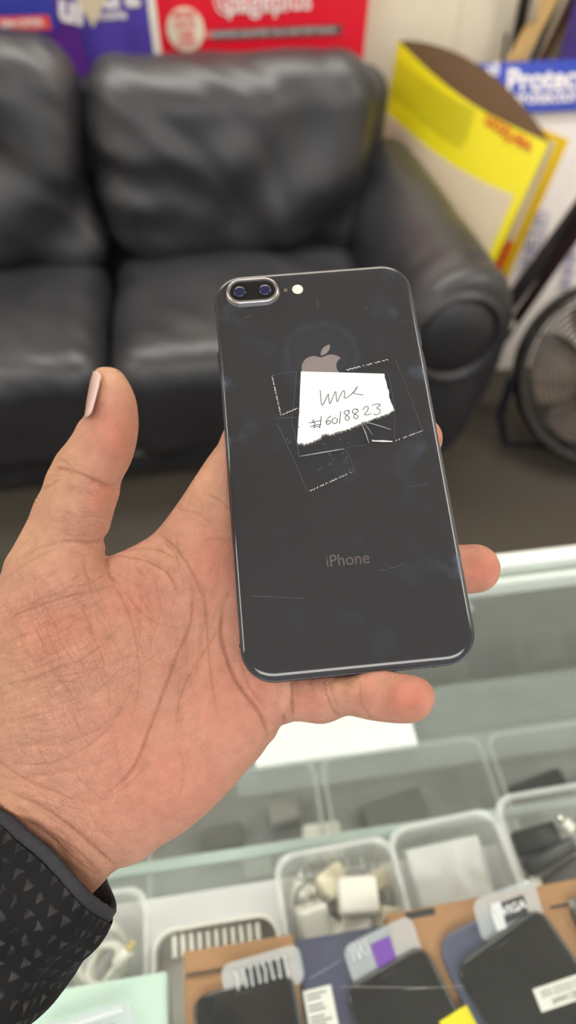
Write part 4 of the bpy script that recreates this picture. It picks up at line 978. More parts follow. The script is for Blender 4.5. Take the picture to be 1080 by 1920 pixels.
TFAINT = mat('tape_faint_edge', srgb(96, 98, 104), 0.3)
def zig(a, b, n_, amp):
    a = np.array(a, float); b = np.array(b, float); d = b-a; nn = np.array([-d[1], d[0]])/np.linalg.norm(d); out = []
    for k in range(n_+1): out.append(tuple(a+d*k/n_+nn*(amp if k % 2 else -amp)))
    return out
tapes = [
 ('clear tape strip crossing the note, the widest piece', [(32, 250), (400, 195), (812, 140), (900, 370), (990, 605), (800, 668), (640, 690), (500, 715), (290, 705), (85, 510)], [((34, 255), (90, 505), 26), ((505, 218), (805, 142), 24), ((805, 668), (990, 600), 20), ((100, 500), (205, 455), 12)], 0.00020, [((812, 145), (985, 600)), ((500, 712), (640, 688)), ((35, 250), (190, 230))]),
 ('clear tape strip running down below the note', [(48, 520), (200, 515), (500, 690), (568, 875), (262, 985), (65, 555)], [((270, 985), (545, 860), 30)], 0.00036, [((65, 555), (255, 980)), ((500, 720), (565, 875)), ((60, 522), (200, 520))]),
 ('clear tape piece wrapped round the edge of the note', [(190, 225), (765, 232), (800, 400), (812, 600), (800, 668), (662, 668), (500, 718), (212, 772), (160, 650), (160, 530)], [((662, 664), (800, 672), 4)], 0.00052, [((190, 230), (158, 540)), ((158, 540), (205, 765)), ((205, 768), (495, 716)), ((770, 240), (808, 470)), ((808, 480), (805, 650))])]
for (lb, poly, zz, z, eds) in tapes:
    tp_ = empty('clear_tape', mat=PM @ Matrix.Translation((0, 0, z))); tag(tp_, lb, 'tape', 'clear tape strips')
    flat('film', [c5(*p) for p in poly], 0, 0.00011, TAPE, tp_)
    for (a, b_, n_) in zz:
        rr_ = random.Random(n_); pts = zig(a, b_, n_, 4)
        # light on the serrated cut end, coloured in as short white pieces
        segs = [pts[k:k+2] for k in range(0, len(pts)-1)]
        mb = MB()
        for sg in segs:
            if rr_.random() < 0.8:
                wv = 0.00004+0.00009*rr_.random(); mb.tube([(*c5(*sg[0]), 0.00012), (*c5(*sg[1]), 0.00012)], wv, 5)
        mb.build('serrated_end_glint', TWHITE, tp_)
    for (a, b_) in eds:
        MB().tube([(*c5(*a), 0.00011), (*c5((a[0]+b_[0])/2+2, (a[1]+b_[1])/2-2), 0.00011), (*c5(*b_), 0.00011)], 0.00005, 5).build('side_edge_glint', TFAINT, tp_)  # paler lip colours in the light along the strip sides
    if 'wrapped' in lb:
        rr_ = random.Random(3)
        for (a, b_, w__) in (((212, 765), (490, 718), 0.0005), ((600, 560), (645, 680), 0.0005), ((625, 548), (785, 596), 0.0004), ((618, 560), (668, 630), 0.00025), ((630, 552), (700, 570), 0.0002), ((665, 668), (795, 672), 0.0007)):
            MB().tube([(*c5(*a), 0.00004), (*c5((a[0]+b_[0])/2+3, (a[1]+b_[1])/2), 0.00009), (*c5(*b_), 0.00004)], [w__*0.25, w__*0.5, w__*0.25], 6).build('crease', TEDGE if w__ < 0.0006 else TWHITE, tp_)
    if 'below' in lb:
        rr_ = random.Random(6)
        mb = MB()
        for (x, y, q) in ((127, 658, 7), (148, 675, 9), (498, 795, 12), (532, 858, 14), (402, 815, 6), (400, 752, 9), (362, 688, 5), (330, 850, 4), (343, 836, 4), (440, 720, 6), (420, 782, 3), (480, 745, 5), (505, 770, 6), (515, 680, 4), (465, 658, 4)):
            cx_, cy_ = c5(x, y); rr2 = q*0.2963*0.00019
            mb.tube([(cx_+rr2*math.cos(a), cy_+rr2*math.sin(a), 0.00012) for a in np.linspace(0, 2*PI, 14)], 0.00006, 5)
        mb.build('air_bubbles', TFAINT, tp_)['kind'] = 'stuff'
# ------------------------------------------------------------------ the hand (one continuous surface)
import openvdb
def smin(a, b, k):
    h = np.clip(0.5+0.5*(b-a)/k, 0, 1); return b*(1-h)+a*h-k*h*(1-h)
STEP, DSTEP = 3.6, 0.72
U = np.arange(-230, 968, STEP); V = np.arange(655, 1960, STEP); D = np.arange(176, 292, DSTEP)
UU, VV = np.meshgrid(U, V, indexing='ij')
def poly_din(poly):
    P = np.array(poly); best = np.full(UU.shape, 1e9); ins = np.zeros(UU.shape, bool)
    for i in range(len(P)):
        a = P[i]; b = P[(i+1) % len(P)]; d = b-a; L = (d@d)+1e-9
        t = np.clip(((UU-a[0])*d[0]+(VV-a[1])*d[1])/L, 0, 1)
        best = np.minimum(best, (UU-a[0]-t*d[0])**2+(VV-a[1]-t*d[1])**2)
        if a[1] != b[1]:
            c = ((a[1] > VV) != (b[1] > VV)) & (UU < (b[0]-a[0])*(VV-a[1])/(b[1]-a[1])+a[0]); ins ^= c
    best = np.sqrt(best); return np.where(ins, best, -best)
def idw(pts, pw=2.6, soft=45.0):
    pts = np.array(pts, float); W = []
    for p in pts: W.append(1.0/(((UU-p[0])**2+(VV-p[1])**2+soft**2)**(pw/2)))
    W = np.array(W); W /= W.sum(0)
    return [np.tensordot(pts[:, k], W, axes=(0, 0)) for k in range(2, pts.shape[1])]
HAND = [(158,779),(161,758),(166,730),(172,704),(183,690),(204,688),(226,696),(245,724),(256,754),(260,795),(256,832),(245,869),(228,902),(224,928),(213,962),(204,995),(194,1010),(198,1026),(197,1043),
        (212,1040),(230,1033),(264,1016),(294,994),(332,945),(366,894),(396,852),(424,822),(460,800),(520,840),(545,930),(570,1040),(590,1150),(590,1240),(572,1300),(556,1338),
        (548,1345),(541,1354),(526,1362),(516,1382),(503,1396),(487,1419),(456,1453),(435,1478),(399,1515),(363,1546),(332,1569),(301,1587),(270,1611),(244,1624),(223,1629),(207,1640),(190,1659),(166,1684),(120,1738),(40,1830),(-60,1940),(-310,1730),(-190,1610),(-90,1520),(-45,1470),
        (-38,1400),(-40,1300),(-34,1200),(-20,1120),(1,1077),(8,1052),(26,1022),(51,975),(64,941),(77,918),(86,890),(95,873),(106,852),(124,830),(136,813),(147,792)]
PINK = [(520,1262),(560,1262),(610,1264),(644,1264),(660,1262),(680,1256),(700,1253),(722,1254),(746,1261),(770,1265),(795,1273),(810,1287),(816,1304),(813,1322),(802,1342),(782,1354),(756,1357),(726,1355),(690,1350),(655,1342),(630,1344),(604,1348),(573,1346),(551,1339),(520,1345)]
hand_d = poly_din(catmull(HAND, 4, True))
zc, RR, FB = idw([(212,730,206,12,1),(195,820,208,12,1.05),(165,880,211,12.5,1),(130,950,216,14,1),(60,1060,226,15,1.0),
    (120,1080,224,16,1.1),(60,1200,232,18,1.15),(140,1220,231,18,1.2),(80,1340,236,18,1.15),(200,1330,238,17,1.15),(230,1150,238,15,1.1),
    (250,1060,244,9,1),(310,1020,247,8,1),(300,1130,245,13,0.95),(340,1240,246,14,0.85),(380,1120,249,12,1),(420,880,256,11,1),(370,960,252,10,1),(440,1000,251,12,1),
    (470,1120,247,12,1),(455,1220,242,12,1),(290,1320,243,15,0.95),(330,1400,240,16,1.05),(400,1360,237,14,1.1),(450,1400,235,13,1.1),(300,1500,239,17,1.1),(230,1560,240,17,1.1),
    (500,1330,233,11.5,1),(540,1290,231,11,1),(560,1200,240,11,1),(130,1500,242,18,1.0),(60,1480,242,20,1),(100,1620,246,20,1),(0,1600,246,22,1),(60,1740,244,24,1),(-100,1750,240,28,1),(-120,1800,238,28,1),(520,1000,258,11,1),(500,880,262,10,1)])
din = hand_d*(zc/F_PX)
pin_d = poly_din(catmull(PINK, 4, True))
zp, rp_ = idw([(540,1300,230,9.3),(620,1303,226,9.3),(690,1300,221,9.3),(770,1310,216,9.2)], 3, 20)
dinp = pin_d*(zp/F_PX)
f32 = np.float32
DD = D[None, None, :].astype(f32)
Fv = np.empty((len(U), len(V), len(D)), f32)
for i0 in range(0, len(U), 24):
    sl_ = slice(i0, i0+24)
    R_ = RR[sl_, :, None].astype(f32)
    lat = np.maximum(R_-din[sl_, :, None].astype(f32), 0)
    zz = DD-zc[sl_, :, None].astype(f32)
    zz = np.where(zz < 0, zz/FB[sl_, :, None].astype(f32), zz)
    A1 = np.sqrt(lat**2+zz**2)-R_
    rp1 = rp_[sl_, :, None].astype(f32)
    B1 = np.sqrt(np.maximum(rp1-dinp[sl_, :, None].astype(f32), 0)**2+(DD-zp[sl_, :, None].astype(f32))**2)-rp1
    Fv[sl_] = smin(A1, B1, f32(4.0))
def P3(px, py, d): return np.array([(px-540)*d/F_PX, (py-960)*d/F_PX, d])
def cone(a, b, ra, rb, k):
    global Fv
    m = max(ra, rb)+10
    lo = np.minimum(a, b)-m; hi = np.maximum(a, b)+m
    us = [540+F_PX*x/z for x in (lo[0], hi[0]) for z in (lo[2], hi[2])]; vs = [960+F_PX*x/z for x in (lo[1], hi[1]) for z in (lo[2], hi[2])]
    i0, i1 = np.searchsorted(U, [min(us), max(us)]); j0, j1 = np.searchsorted(V, [min(vs), max(vs)]); k0, k1 = np.searchsorted(D, [lo[2], hi[2]])
    dz_ = D[None, None, k0:k1]; x = (U[i0:i1, None, None]-540)*dz_/F_PX-a[0]; y = (V[None, j0:j1, None]-960)*dz_/F_PX-a[1]; z = dz_-a[2]
    d = b-a; L = d@d; t = np.clip((x*d[0]+y*d[1]+z*d[2])/L, 0, 1)
    s = np.sqrt((x-t*d[0])**2+(y-t*d[1])**2+(z-t*d[2])**2)-(ra+(rb-ra)*t)
    Fv[i0:i1, j0:j1, k0:k1] = smin(Fv[i0:i1, j0:j1, k0:k1], s.astype(np.float32), k)
def chain(js, k=4.0):
    # joint: px, py, radius; sits just behind the screen plane of the phone unless a depth is given
    pts = []
    for j in js:
        d = j[3] if len(j) > 3 else pdepth(j[0], j[1], -TK)*1000+j[2]*1.07+1.3
        pts.append((P3(j[0], j[1], d), j[2]))
    for (a, ra), (b, rb) in zip(pts[:-1], pts[1:]): cone(a, b, ra, rb, k)
chain([(400, 960, 10.5, 255), (470, 830, 10.5), (540, 730, 9.6), (585, 650, 9.0), (600, 590, 8.2)])
chain([(430, 1080, 11, 253), (560, 980, 11), (670, 900, 10), (735, 855, 9.3), (788, 823, 8.6)])
chain([(450, 1170, 11, 250), (600, 1130, 10.6), (740, 1090, 10), (820, 1072, 9.5), (891, 1066, 9.0)])
chain([(470, 1250, 11, 244), (530, 1290, 9.4, 234), (600, 1305, 8.8, 229)])
# a nudge of the finger pads: distal pads slightly fuller
grid = openvdb.FloatGrid(3.0); np.clip(Fv, -3, 3, out=Fv)
grid.copyFromArray(Fv, tolerance=0.0)
pts_, quads_ = grid.convertToQuads(isovalue=0.0)
pts_ = np.array(pts_); quads_ = np.array(quads_); del Fv, grid
print('hand quads', len(quads_))
px = U[0]+pts_[:, 0]*STEP; py = V[0]+pts_[:, 1]*STEP; dd = D[0]+pts_[:, 2]*DSTEP
cam_pts = np.stack([(px-540)*dd/F_PX, (py-960)*dd/F_PX, dd], 1)/1000.0
me = bpy.data.meshes.new('tmp')
me.from_pydata(cw(cam_pts).tolist(), [], quads_.tolist()); me.update()
to = bpy.data.objects.new('tmp', me); COL.objects.link(to)
# keep largest island only, fix orientation, smooth, subdivide once
bm = bmesh.new(); bm.from_mesh(me)
bmesh.ops.recalc_face_normals(bm, faces=bm.faces[:]); bm.to_mesh(me); bm.free()
sm = to.modifiers.new('s', 'SMOOTH'); sm.factor = 0.5; sm.iterations = 6
ss = to.modifiers.new('ss', 'SUBSURF'); ss.levels = 1; ss.render_levels = 1
bpy.context.view_layer.update()
hm = bpy.data.meshes.new_from_object(to.evaluated_get(bpy.context.evaluated_depsgraph_get()))
bpy.data.objects.remove(to)
nv_ = len(hm.vertices); co = np.empty(nv_*3); hm.vertices.foreach_get('co', co); co = co.reshape(-1, 3)
no = np.empty(nv_*3); hm.vertices.foreach_get('normal', no); no = no.reshape(-1, 3)
rel = co-CAM; cz = rel@FW; hx_ = 540+F_PX*(rel@RT)/cz; hy_ = 960+F_PX*(rel@DN)/cz
facing = np.clip(-(no*rel).sum(1)/np.linalg.norm(rel, axis=1)*2.5, 0, 1)
def polydist(line):
    P = catmull(line, 5); best = np.full(nv_, 1e9); tt = np.zeros(nv_); n_ = len(P)-1
    lo = P.min(0)-40; hi = P.max(0)+40
    m = (hx_ > lo[0]) & (hx_ < hi[0]) & (hy_ > lo[1]) & (hy_ < hi[1]); x = hx_[m]; y = hy_[m]
    b = np.full(x.shape, 1e9); t0 = np.zeros(x.shape)
    for i in range(n_):
        a = P[i]; d = P[i+1]-a; L = d@d+1e-9; t = np.clip(((x-a[0])*d[0]+(y-a[1])*d[1])/L, 0, 1)
        q = (x-a[0]-t*d[0])**2+(y-a[1]-t*d[1])**2; w__ = q < b; b = np.where(w__, q, b); t0 = np.where(w__, (i+t)/n_, t0)
    best[m] = np.sqrt(b); tt[m] = t0
    return best, tt
CREASES = [  # px line, half width px, depth mm
 ([(90,884),(106,878),(128,881),(153,890),(183,903),(204,911),(228,903)], 4.5, 0.55),
 ([(160,896),(190,912),(215,918),(228,915)], 3, 0.25), ([(78,918),(98,907),(115,898)], 3.5, 0.35), ([(106,858),(125,868),(140,886)], 3.5, 0.3), ([(92,876),(104,866),(120,862)], 3, 0.25),
 ([(85,893),(110,892),(135,900)], 3, 0.2),
 ([(112,1016),(140,1014),(170,1017),(196,1010)], 4.5, 0.6), ([(40,1050),(70,1030),(112,1016)], 3.5, 0.25),
 ([(194,1010),(199,1035),(200,1060),(206,1078),(222,1096)], 5, 1.3),
 ([(197,1045),(234,1045),(272,1052),(307,1069),(324,1090),(336,1120)], 3.5, 0.45), ([(215,1036),(262,1030),(300,1033),(330,1050)], 3, 0.3),
 ([(294,1001),(319,1018),(341,1043),(358,1069),(370,1094),(383,1128)], 3.5, 0.4), ([(300,1010),(325,1035),(336,1065),(345,1100)], 3, 0.25),
 ([(330,1000),(332,1030),(330,1060)], 3, 0.2),
 ([(388,926),(417,941),(430,956)], 3.5, 0.35), ([(330,955),(370,962),(400,985)], 3, 0.2), ([(383,1013),(410,1010),(440,1014)], 3, 0.3),
 ([(358,1075),(361,1120),(358,1162),(345,1200),(332,1230),(306,1297),(275,1380),(254,1432),(218,1473),(171,1504)], 4.5, 0.6),
 ([(376,1085),(384,1125),(388,1167),(394,1256),(410,1349)], 4, 0.4),
 ([(420,1170),(384,1219),(350,1275),(334,1320),(332,1375)], 3.5, 0.3),
 ([(421,1130),(415,1165),(417,1204),(441,1271),(477,1323),(496,1356),(506,1392)], 5, 1.0),
 ([(449,1215),(455,1250),(470,1290),(500,1330)], 4, 0.3),
 ([(551,1262),(547,1300),(549,1348)], 4, 1.0), ([(528,1335),(534,1350),(528,1366)], 4, 0.5),
 ([(608,1270),(612,1300),(626,1333),(640,1345)], 3.5, 0.45), ([(618,1272),(624,1300),(636,1330)], 3, 0.25), ([(676,1276),(676,1312),(690,1340),(700,1352)], 3.5, 0.3),
 ([(-30,1405),(0,1425),(30,1448),(67,1468),(110,1485),(156,1510)], 4, 0.35), ([(0,1421),(62,1430),(130,1416),(207,1359),(259,1255)], 3, 0.22),
 ([(10,1480),(83,1515),(130,1550),(175,1590),(223,1628)], 4.5, 0.55), ([(30,1530),(90,1560),(150,1600),(195,1650)], 3, 0.22), ([(60,1600),(120,1625),(165,1660)], 3, 0.18),
 ([(0,1170),(60,1140),(120,1118),(170,1108),(222,1096)], 3.5, 0.35), ([(4,1092),(51,1056),(106,1028)], 3, 0.2), ([(0,1210),(70,1180),(140,1150),(200,1120)], 3, 0.18),
 ([(120,1100),(160,1095),(200,1075)], 3, 0.25), ([(235,1120),(250,1180),(262,1260),(250,1340)], 3, 0.2), ([(150,1130),(175,1200),(200,1280),(210,1370)], 2.8, 0.16), ([(60,1160),(100,1240),(140,1330),(160,1420)], 2.8, 0.14),
 ([(10,1280),(90,1260),(170,1220),(240,1160)], 2.8, 0.14), ([(0,1350),(80,1335),(170,1300),(250,1230)], 2.8, 0.14), ([(20,1390),(110,1390),(190,1360),(260,1300)], 2.8, 0.14),
 ([(95,1070),(140,1120),(190,1170),(240,1250)], 2.8, 0.14), ([(225,1100),(260,1140),(300,1170),(352,1180)], 2.8, 0.18), ([(205,1085),(232,1130),(252,1180)], 3, 0.25),
 ([(290,1080),(300,1130),(320,1190)], 2.8, 0.18), ([(330,1390),(345,1440),(335,1490)], 3, 0.12), ([(270,1600),(300,1585),(330,1560)], 2.5, 0.15),
 ([(150,1545),(200,1560),(260,1555)], 2.6, 0.1), ([(140,1510),(190,1500),(240,1470),(290,1420)], 2.8, 0.15)]
disp = np.zeros(nv_); crs = np.zeros(nv_)
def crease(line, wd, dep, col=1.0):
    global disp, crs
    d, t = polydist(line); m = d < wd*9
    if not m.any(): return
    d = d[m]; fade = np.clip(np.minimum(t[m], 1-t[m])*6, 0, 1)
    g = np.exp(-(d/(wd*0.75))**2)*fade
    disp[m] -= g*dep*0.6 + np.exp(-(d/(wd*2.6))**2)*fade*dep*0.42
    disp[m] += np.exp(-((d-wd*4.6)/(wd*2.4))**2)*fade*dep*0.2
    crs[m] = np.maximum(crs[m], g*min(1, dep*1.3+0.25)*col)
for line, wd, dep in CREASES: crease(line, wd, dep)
rl = random.Random(21)
def fine(cx, cy, sx1, sy1, ang, n_, ln, curv=0.15, wd=2.1, dep=0.12, col=0.6, jit=0.12):
    for _ in range(n_):
        x = cx+rl.gauss(0, sx1); y = cy+rl.gauss(0, sy1); a_ = ang+rl.gauss(0, jit); l = ln*rl.uniform(0.5, 1.4)
        dx, dy = math.cos(a_)*l/2, math.sin(a_)*l/2; k = rl.uniform(-curv, curv)*l
        crease([(x-dx, y-dy), (x-dy*k/l*2+rl.uniform(-2, 2), y+dx*k/l*2), (x+dx, y+dy)], wd*rl.uniform(0.8, 1.2), 1.5*dep*rl.uniform(0.5, 1.3), col*rl.uniform(0.5, 1.2))
fine(110, 1240, 70, 80, -0.38, 40, 150, 0.12)
fine(130, 1260, 75, 80, 1.15, 44, 110, 0.1)
fine(60, 1340, 50, 60, -0.2, 16, 120)
fine(60, 1150, 50, 30, -0.45, 14, 110)
fine(290, 1090, 50, 35, 0.55, 14, 60)
fine(320, 1160, 45, 60, 1.75, 16, 110, 0.1)
fine(370, 1210, 25, 90, 1.62, 10, 110, 0.08)
fine(250, 1130, 40, 40, 1.0, 12, 80)
fine(120, 1560, 60, 45, 0.72, 22, 110, 0.1)
fine(80, 1500, 60, 30, 0.35, 12, 100)
fine(150, 1470, 60, 30, -0.25, 10, 100)
fine(160, 960, 30, 40, 0.1, 12, 60, 0.2)
fine(130, 900, 30, 20, 0.4, 10, 45, 0.2)
fine(60, 1020, 30, 40, -0.75, 10, 60)
fine(370, 980, 25, 40, 0.5, 10, 50)
fine(410, 1120, 15, 60, 1.9, 8, 70)
fine(330, 1400, 60, 60, 1.5, 10, 80, 0.1, 2.1, 0.06, 0.4)
fine(350, 1480, 60, 40, -0.6, 8, 60, 0.1, 2.1, 0.06, 0.4)
fine(600, 1305, 25, 20, 1.5, 8, 50, 0.1)
# fleshy mounds and hollows (px centre, sigma px, height mm)
for (x, y, sx1, sy1, ang, h) in [(120,1270,120,190,0.2,2.5),(330,1450,70,110,0.6,1.5),(300,1190,50,90,-0.3,-1.6),(400,1050,40,60,0,1.0),(440,1290,35,60,-0.5,1.2),(215,780,35,60,0.2,1.2),(185,960,30,30,0,0.6),(760,1305,40,28,0,0.5),(240,1060,40,15,0.2,0.8),(520,1330,18,20,0,0.8),(640,1300,18,30,0,0.2),(120,1560,60,20,0.6,-0.6)]:
    ca, sa = math.cos(ang), math.sin(ang); a = (hx_-x)*ca+(hy_-y)*sa; b = -(hx_-x)*sa+(hy_-y)*ca
    disp += h*np.exp(-(a/sx1)**2-(b/sy1)**2)
# keep a clear gap to the phone edge: no outward push right of the phone's left side
push = np.clip((hx_-390)/40, 0, 1)*(hy_ < 1240)
disp = np.where(push > 0, np.minimum(disp, disp*(1-push)), disp)
co2 = co+no*(disp*facing/1000.0)[:, None]
hm.vertices.foreach_set('co', co2.ravel())
# skin tint: redder pads, yellower thin skin (real pigment and blood colour)
red = np.zeros(nv_); yel = np.zeros(nv_)
for (x, y, s1, s2, w__) in [(215,815,45,60,0.6),(190,930,30,25,0.5),(400,1060,50,80,0.5),(250,1130,60,50,0.45),(310,1460,150,110,0.4),(420,1320,70,100,0.45),(100,1180,90,60,0.4),(770,1310,50,40,0.8),(690,1300,30,30,0.4),(905,1065,50,40,0.8),(480,1300,40,40,0.5),(230,1380,60,60,0.35),(580,1310,30,30,0.45),(828,820,30,30,0.6)]:
    red = np.maximum(red, w__*np.exp(-((hx_-x)/s1)**2-((hy_-y)/s2)**2))
for (x, y, s1, s2, w__) in [(205,705,50,25,0.7),(110,900,45,60,0.6),(390,910,40,60,0.6),(60,1020,60,60,0.5),(30,1250,60,120,0.4),(640,1272,30,20,0.6),(310,1040,60,30,0.4),(380,1250,20,80,0.35),(0,1500,90,60,0.4),(130,1620,80,40,0.4)]:
    yel = np.maximum(yel, w__*np.exp(-((hx_-x)/s1)**2-((hy_-y)/s2)**2))
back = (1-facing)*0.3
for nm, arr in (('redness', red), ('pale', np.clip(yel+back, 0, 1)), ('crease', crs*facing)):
    at_ = hm.attributes.new(nm, 'FLOAT', 'POINT'); at_.data.foreach_set('value', arr.astype(np.float32))
uvm = hm.uv_layers.new(name='skin_uv'); li = np.empty(len(hm.loops), np.int32); hm.loops.foreach_get('vertex_index', li)
uvm.data.foreach_set('uv', np.stack([(hx_[li])*0.0019, (hy_[li])*0.0019], 1).astype(np.float32).ravel())   # 1 unit = 100 mm
th_ = np.zeros(nv_)
for (x, y, s1, s2, w__) in [(100,1250,150,200,1),(60,1120,120,80,0.8),(120,1500,120,90,0.6),(290,1080,80,50,0.7),(150,960,70,60,0.4),(330,1250,70,120,0.5)]:
    th_ = np.maximum(th_, w__*np.exp(-((hx_-x)/s1)**2-((hy_-y)/s2)**2))
at_ = hm.attributes.new('wrinkle', 'FLOAT', 'POINT'); at_.data.foreach_set('value', th_.astype(np.float32))
def skin():
    m, nt, b, o = nodes('skin'); v = coords(nt); L = nt.links.new
    def attr(n_): a = N(nt, 'ShaderNodeAttribute'); a.attribute_name = n_; return a.outputs['Fac']
    def mix(f, a, b_, blend='MIX'):
        x = N(nt, 'ShaderNodeMix', data_type='RGBA'); x.blend_type = blend
        if isinstance(f, float): x.inputs[0].default_value = f
        else: L(f, x.inputs[0])
        for i, q in ((6, a), (7, b_)):
            if isinstance(q, tuple): x.inputs[i].default_value = q
            else: L(q, x.inputs[i])
        return x.outputs[2]
    def math_(op, a, b_=None):
        x = N(nt, 'ShaderNodeMath', operation=op)
        for i, q in enumerate((a, b_)):
            if q is None: continue
            if isinstance(q, (int, float)): x.inputs[i].default_value = q
            else: L(q, x.inputs[i])
        return x.outputs[0]
    n1 = N(nt, 'ShaderNodeTexNoise'); n1.inputs['Scale'].default_value = 55; n1.inputs['Detail'].default_value = 5; L(v, n1.inputs['Vector'])
    n2 = N(nt, 'ShaderNodeTexNoise'); n2.inputs['Scale'].default_value = 260; n2.inputs['Detail'].default_value = 4; L(v, n2.inputs['Vector'])
    base = mix(n1.outputs['Fac'], SK_A, SK_B)
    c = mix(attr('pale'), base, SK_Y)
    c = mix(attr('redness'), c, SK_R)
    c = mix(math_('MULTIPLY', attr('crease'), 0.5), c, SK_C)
    mot = N(nt, 'ShaderNodeMapRange'); mot.inputs['From Min'].default_value = 0.3; mot.inputs['From Max'].default_value = 0.7; mot.inputs['To Min'].default_value = 0.90; mot.inputs['To Max'].default_value = 1.07
    L(n2.outputs['Fac'], mot.inputs['Value'])
    hsv = N(nt, 'ShaderNodeHueSaturation'); L(mot.outputs[0], hsv.inputs['Value']); L(c, hsv.inputs['Color'])
    L(hsv.outputs[0], b.inputs['Base Color'])
    b.inputs['Subsurface Weight'].default_value = 0.25; b.inputs['Subsurface Radius'].default_value = (0.9, 0.35, 0.2); b.inputs['Subsurface Scale'].default_value = 0.002
    b.inputs['Roughness'].default_value = 0.47; b.inputs['Specular IOR Level'].default_value = 0.45
    # bump: fine ridges and two families of stretched wrinkle cells
    uvn = N(nt, 'ShaderNodeUVMap'); uvn.uv_map = 'skin_uv'
    nd = N(nt, 'ShaderNodeTexNoise'); nd.inputs['Scale'].default_value = 9; L(uvn.outputs[0], nd.inputs['Vector'])
    ad = N(nt, 'ShaderNodeVectorMath', operation='MULTIPLY_ADD'); L(nd.outputs['Color'], ad.inputs[0]); ad.inputs[1].default_value = (0.05, 0.05, 0); L(uvn.outputs[0], ad.inputs[2])
    def cells(rot, sx, sy, fm):
        mp = N(nt, 'ShaderNodeMapping'); mp.inputs['Rotation'].default_value = (0, 0, rot); L(ad.outputs[0], mp.inputs['Vector'])
        m2 = N(nt, 'ShaderNodeMapping'); m2.inputs['Scale'].default_value = (sx, sy, 1); L(mp.outputs[0], m2.inputs['Vector'])
        vo = N(nt, 'ShaderNodeTexVoronoi'); vo.feature = 'DISTANCE_TO_EDGE'; vo.voronoi_dimensions = '2D'; vo.inputs['Scale'].default_value = 1.0; L(m2.outputs[0], vo.inputs['Vector'])
        vr = N(nt, 'ShaderNodeMapRange'); vr.inputs['From Max'].default_value = fm; vr.interpolation_type = 'SMOOTHSTEP'; L(vo.outputs['Distance'], vr.inputs['Value'])
        return vr.outputs[0]
    wv = N(nt, 'ShaderNodeTexWave'); wv.inputs['Scale'].default_value = 62; wv.inputs['Distortion'].default_value = 26; wv.inputs['Detail'].default_value = 1.0; wv.inputs['Detail Scale'].default_value = 0.12
    wv.bands_direction = 'DIAGONAL'; L(uvn.outputs[0], wv.inputs['Vector'])
    cA = cells(0.38, 4, 46, 0.12); cB = cells(-1.15, 5, 52, 0.12); cC = cells(0.5, 90, 150, 0.2)
    wk = math_('MULTIPLY', math_('ADD', cA, cB), math_('ADD', math_('MULTIPLY', attr('wrinkle'), 1.0), 0.12))
    hh = math_('ADD', math_('ADD', math_('MULTIPLY', wv.outputs['Fac'], 0.22), math_('MULTIPLY', wk, 0.45)), math_('ADD', math_('MULTIPLY', n2.outputs['Fac'], 0.5), math_('MULTIPLY', cC, 0.25)))
    bp = N(nt, 'ShaderNodeBump'); bp.inputs['Strength'].default_value = 0.9; bp.inputs['Distance'].default_value = 0.00042
    L(hh, bp.inputs['Height']); L(bp.outputs['Normal'], b.inputs['Normal'])
    return m
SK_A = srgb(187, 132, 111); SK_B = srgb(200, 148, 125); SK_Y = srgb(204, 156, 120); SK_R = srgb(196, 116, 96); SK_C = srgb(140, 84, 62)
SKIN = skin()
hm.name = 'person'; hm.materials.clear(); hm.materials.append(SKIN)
hm.polygons.foreach_set('use_smooth', [True]*len(hm.polygons))
person = bpy.data.objects.new('person', hm); COL.objects.link(person)
tag(person, 'person reaching in from the left, open palm holding the phone, black patterned sleeve', 'person')
# thumb nail: curved plate on the far side of the thumb tip
NAILM = mat('nail', srgb(222, 182, 172), 0.28, nscale=200, namt=0.04, Subsurface_Weight=0.2)
rows = []
for i in range(15):
    s = i/14; ya = 782-86*s
    xl = 160+16*s**1.1+1.5*math.sin(PI*s)
    wid = 1.0 if 0.12 < s < 0.86 else (math.sqrt(max(0, 1-((0.12-s)/0.14)**2)) if s < 0.12 else math.sqrt(max(0.02, 1-((s-0.86)/0.17)**2)))
    row = []
    for j in range(13):
        t = (j/12*2-1)*wid
        dz = 206.5+7.2*math.sin(t*1.1)/math.sin(1.1)
        xo = (1-math.cos(t*1.1))*23*(0.6+0.5*s)
        row.append(P3(xl+xo-2.0, ya, dz)/1000)
    rows.append(row)
A_ = cw(np.array(rows).reshape(-1, 3)); 
thk = cw((np.array(rows)+np.array([0.0007, 0, 0])).reshape(-1, 3)); f = []
for i in range(14):
    for j in range(12):
        a = i*13+j; f.append((a, a+13, a+14, a+1)); f.append((195+a, 195+a+1, 195+a+14, 195+a+13))
for i in range(14):
    for j in (0, 12):
        a = i*13+j; f.append((a, a+13, 195+a+13, 195+a) if j else (a, 195+a, 195+a+13, a+13))
for j in range(12):
    f.append((j, j+1, 195+j+1, 195+j)); a = 14*13+j; f.append((a, 195+a, 195+a+1, a+1))
mesh_obj('thumb_nail', list(A_)+list(thk), f, NAILM, person)
# a few fine dark hairs on the back edge of the thumb and the index knuckle
mb = MB(); rnd = random.Random(11)
for (x, y, dx, dy, d) in [(70,935,-6,-14,216),(66,942,-10,-8,217),(52,972,-16,-3,219),(54,966,-12,-8,219),(332,944,-14,-2,253),(338,940,-12,-6,253),(336,944,-9,-6,254)]:
    a = P3(x+4, y+2, d); b = P3(x+dx*0.5, y+dy*0.3, d-1); c = P3(x+dx, y+dy, d-2)
    mb.tube(cw(np.array([a, b, c])/1000), [0.00007, 0.00006, 0.00002], 5)
mb.build('hair', BLACKPLASTIC, person)['kind'] = 'stuff'

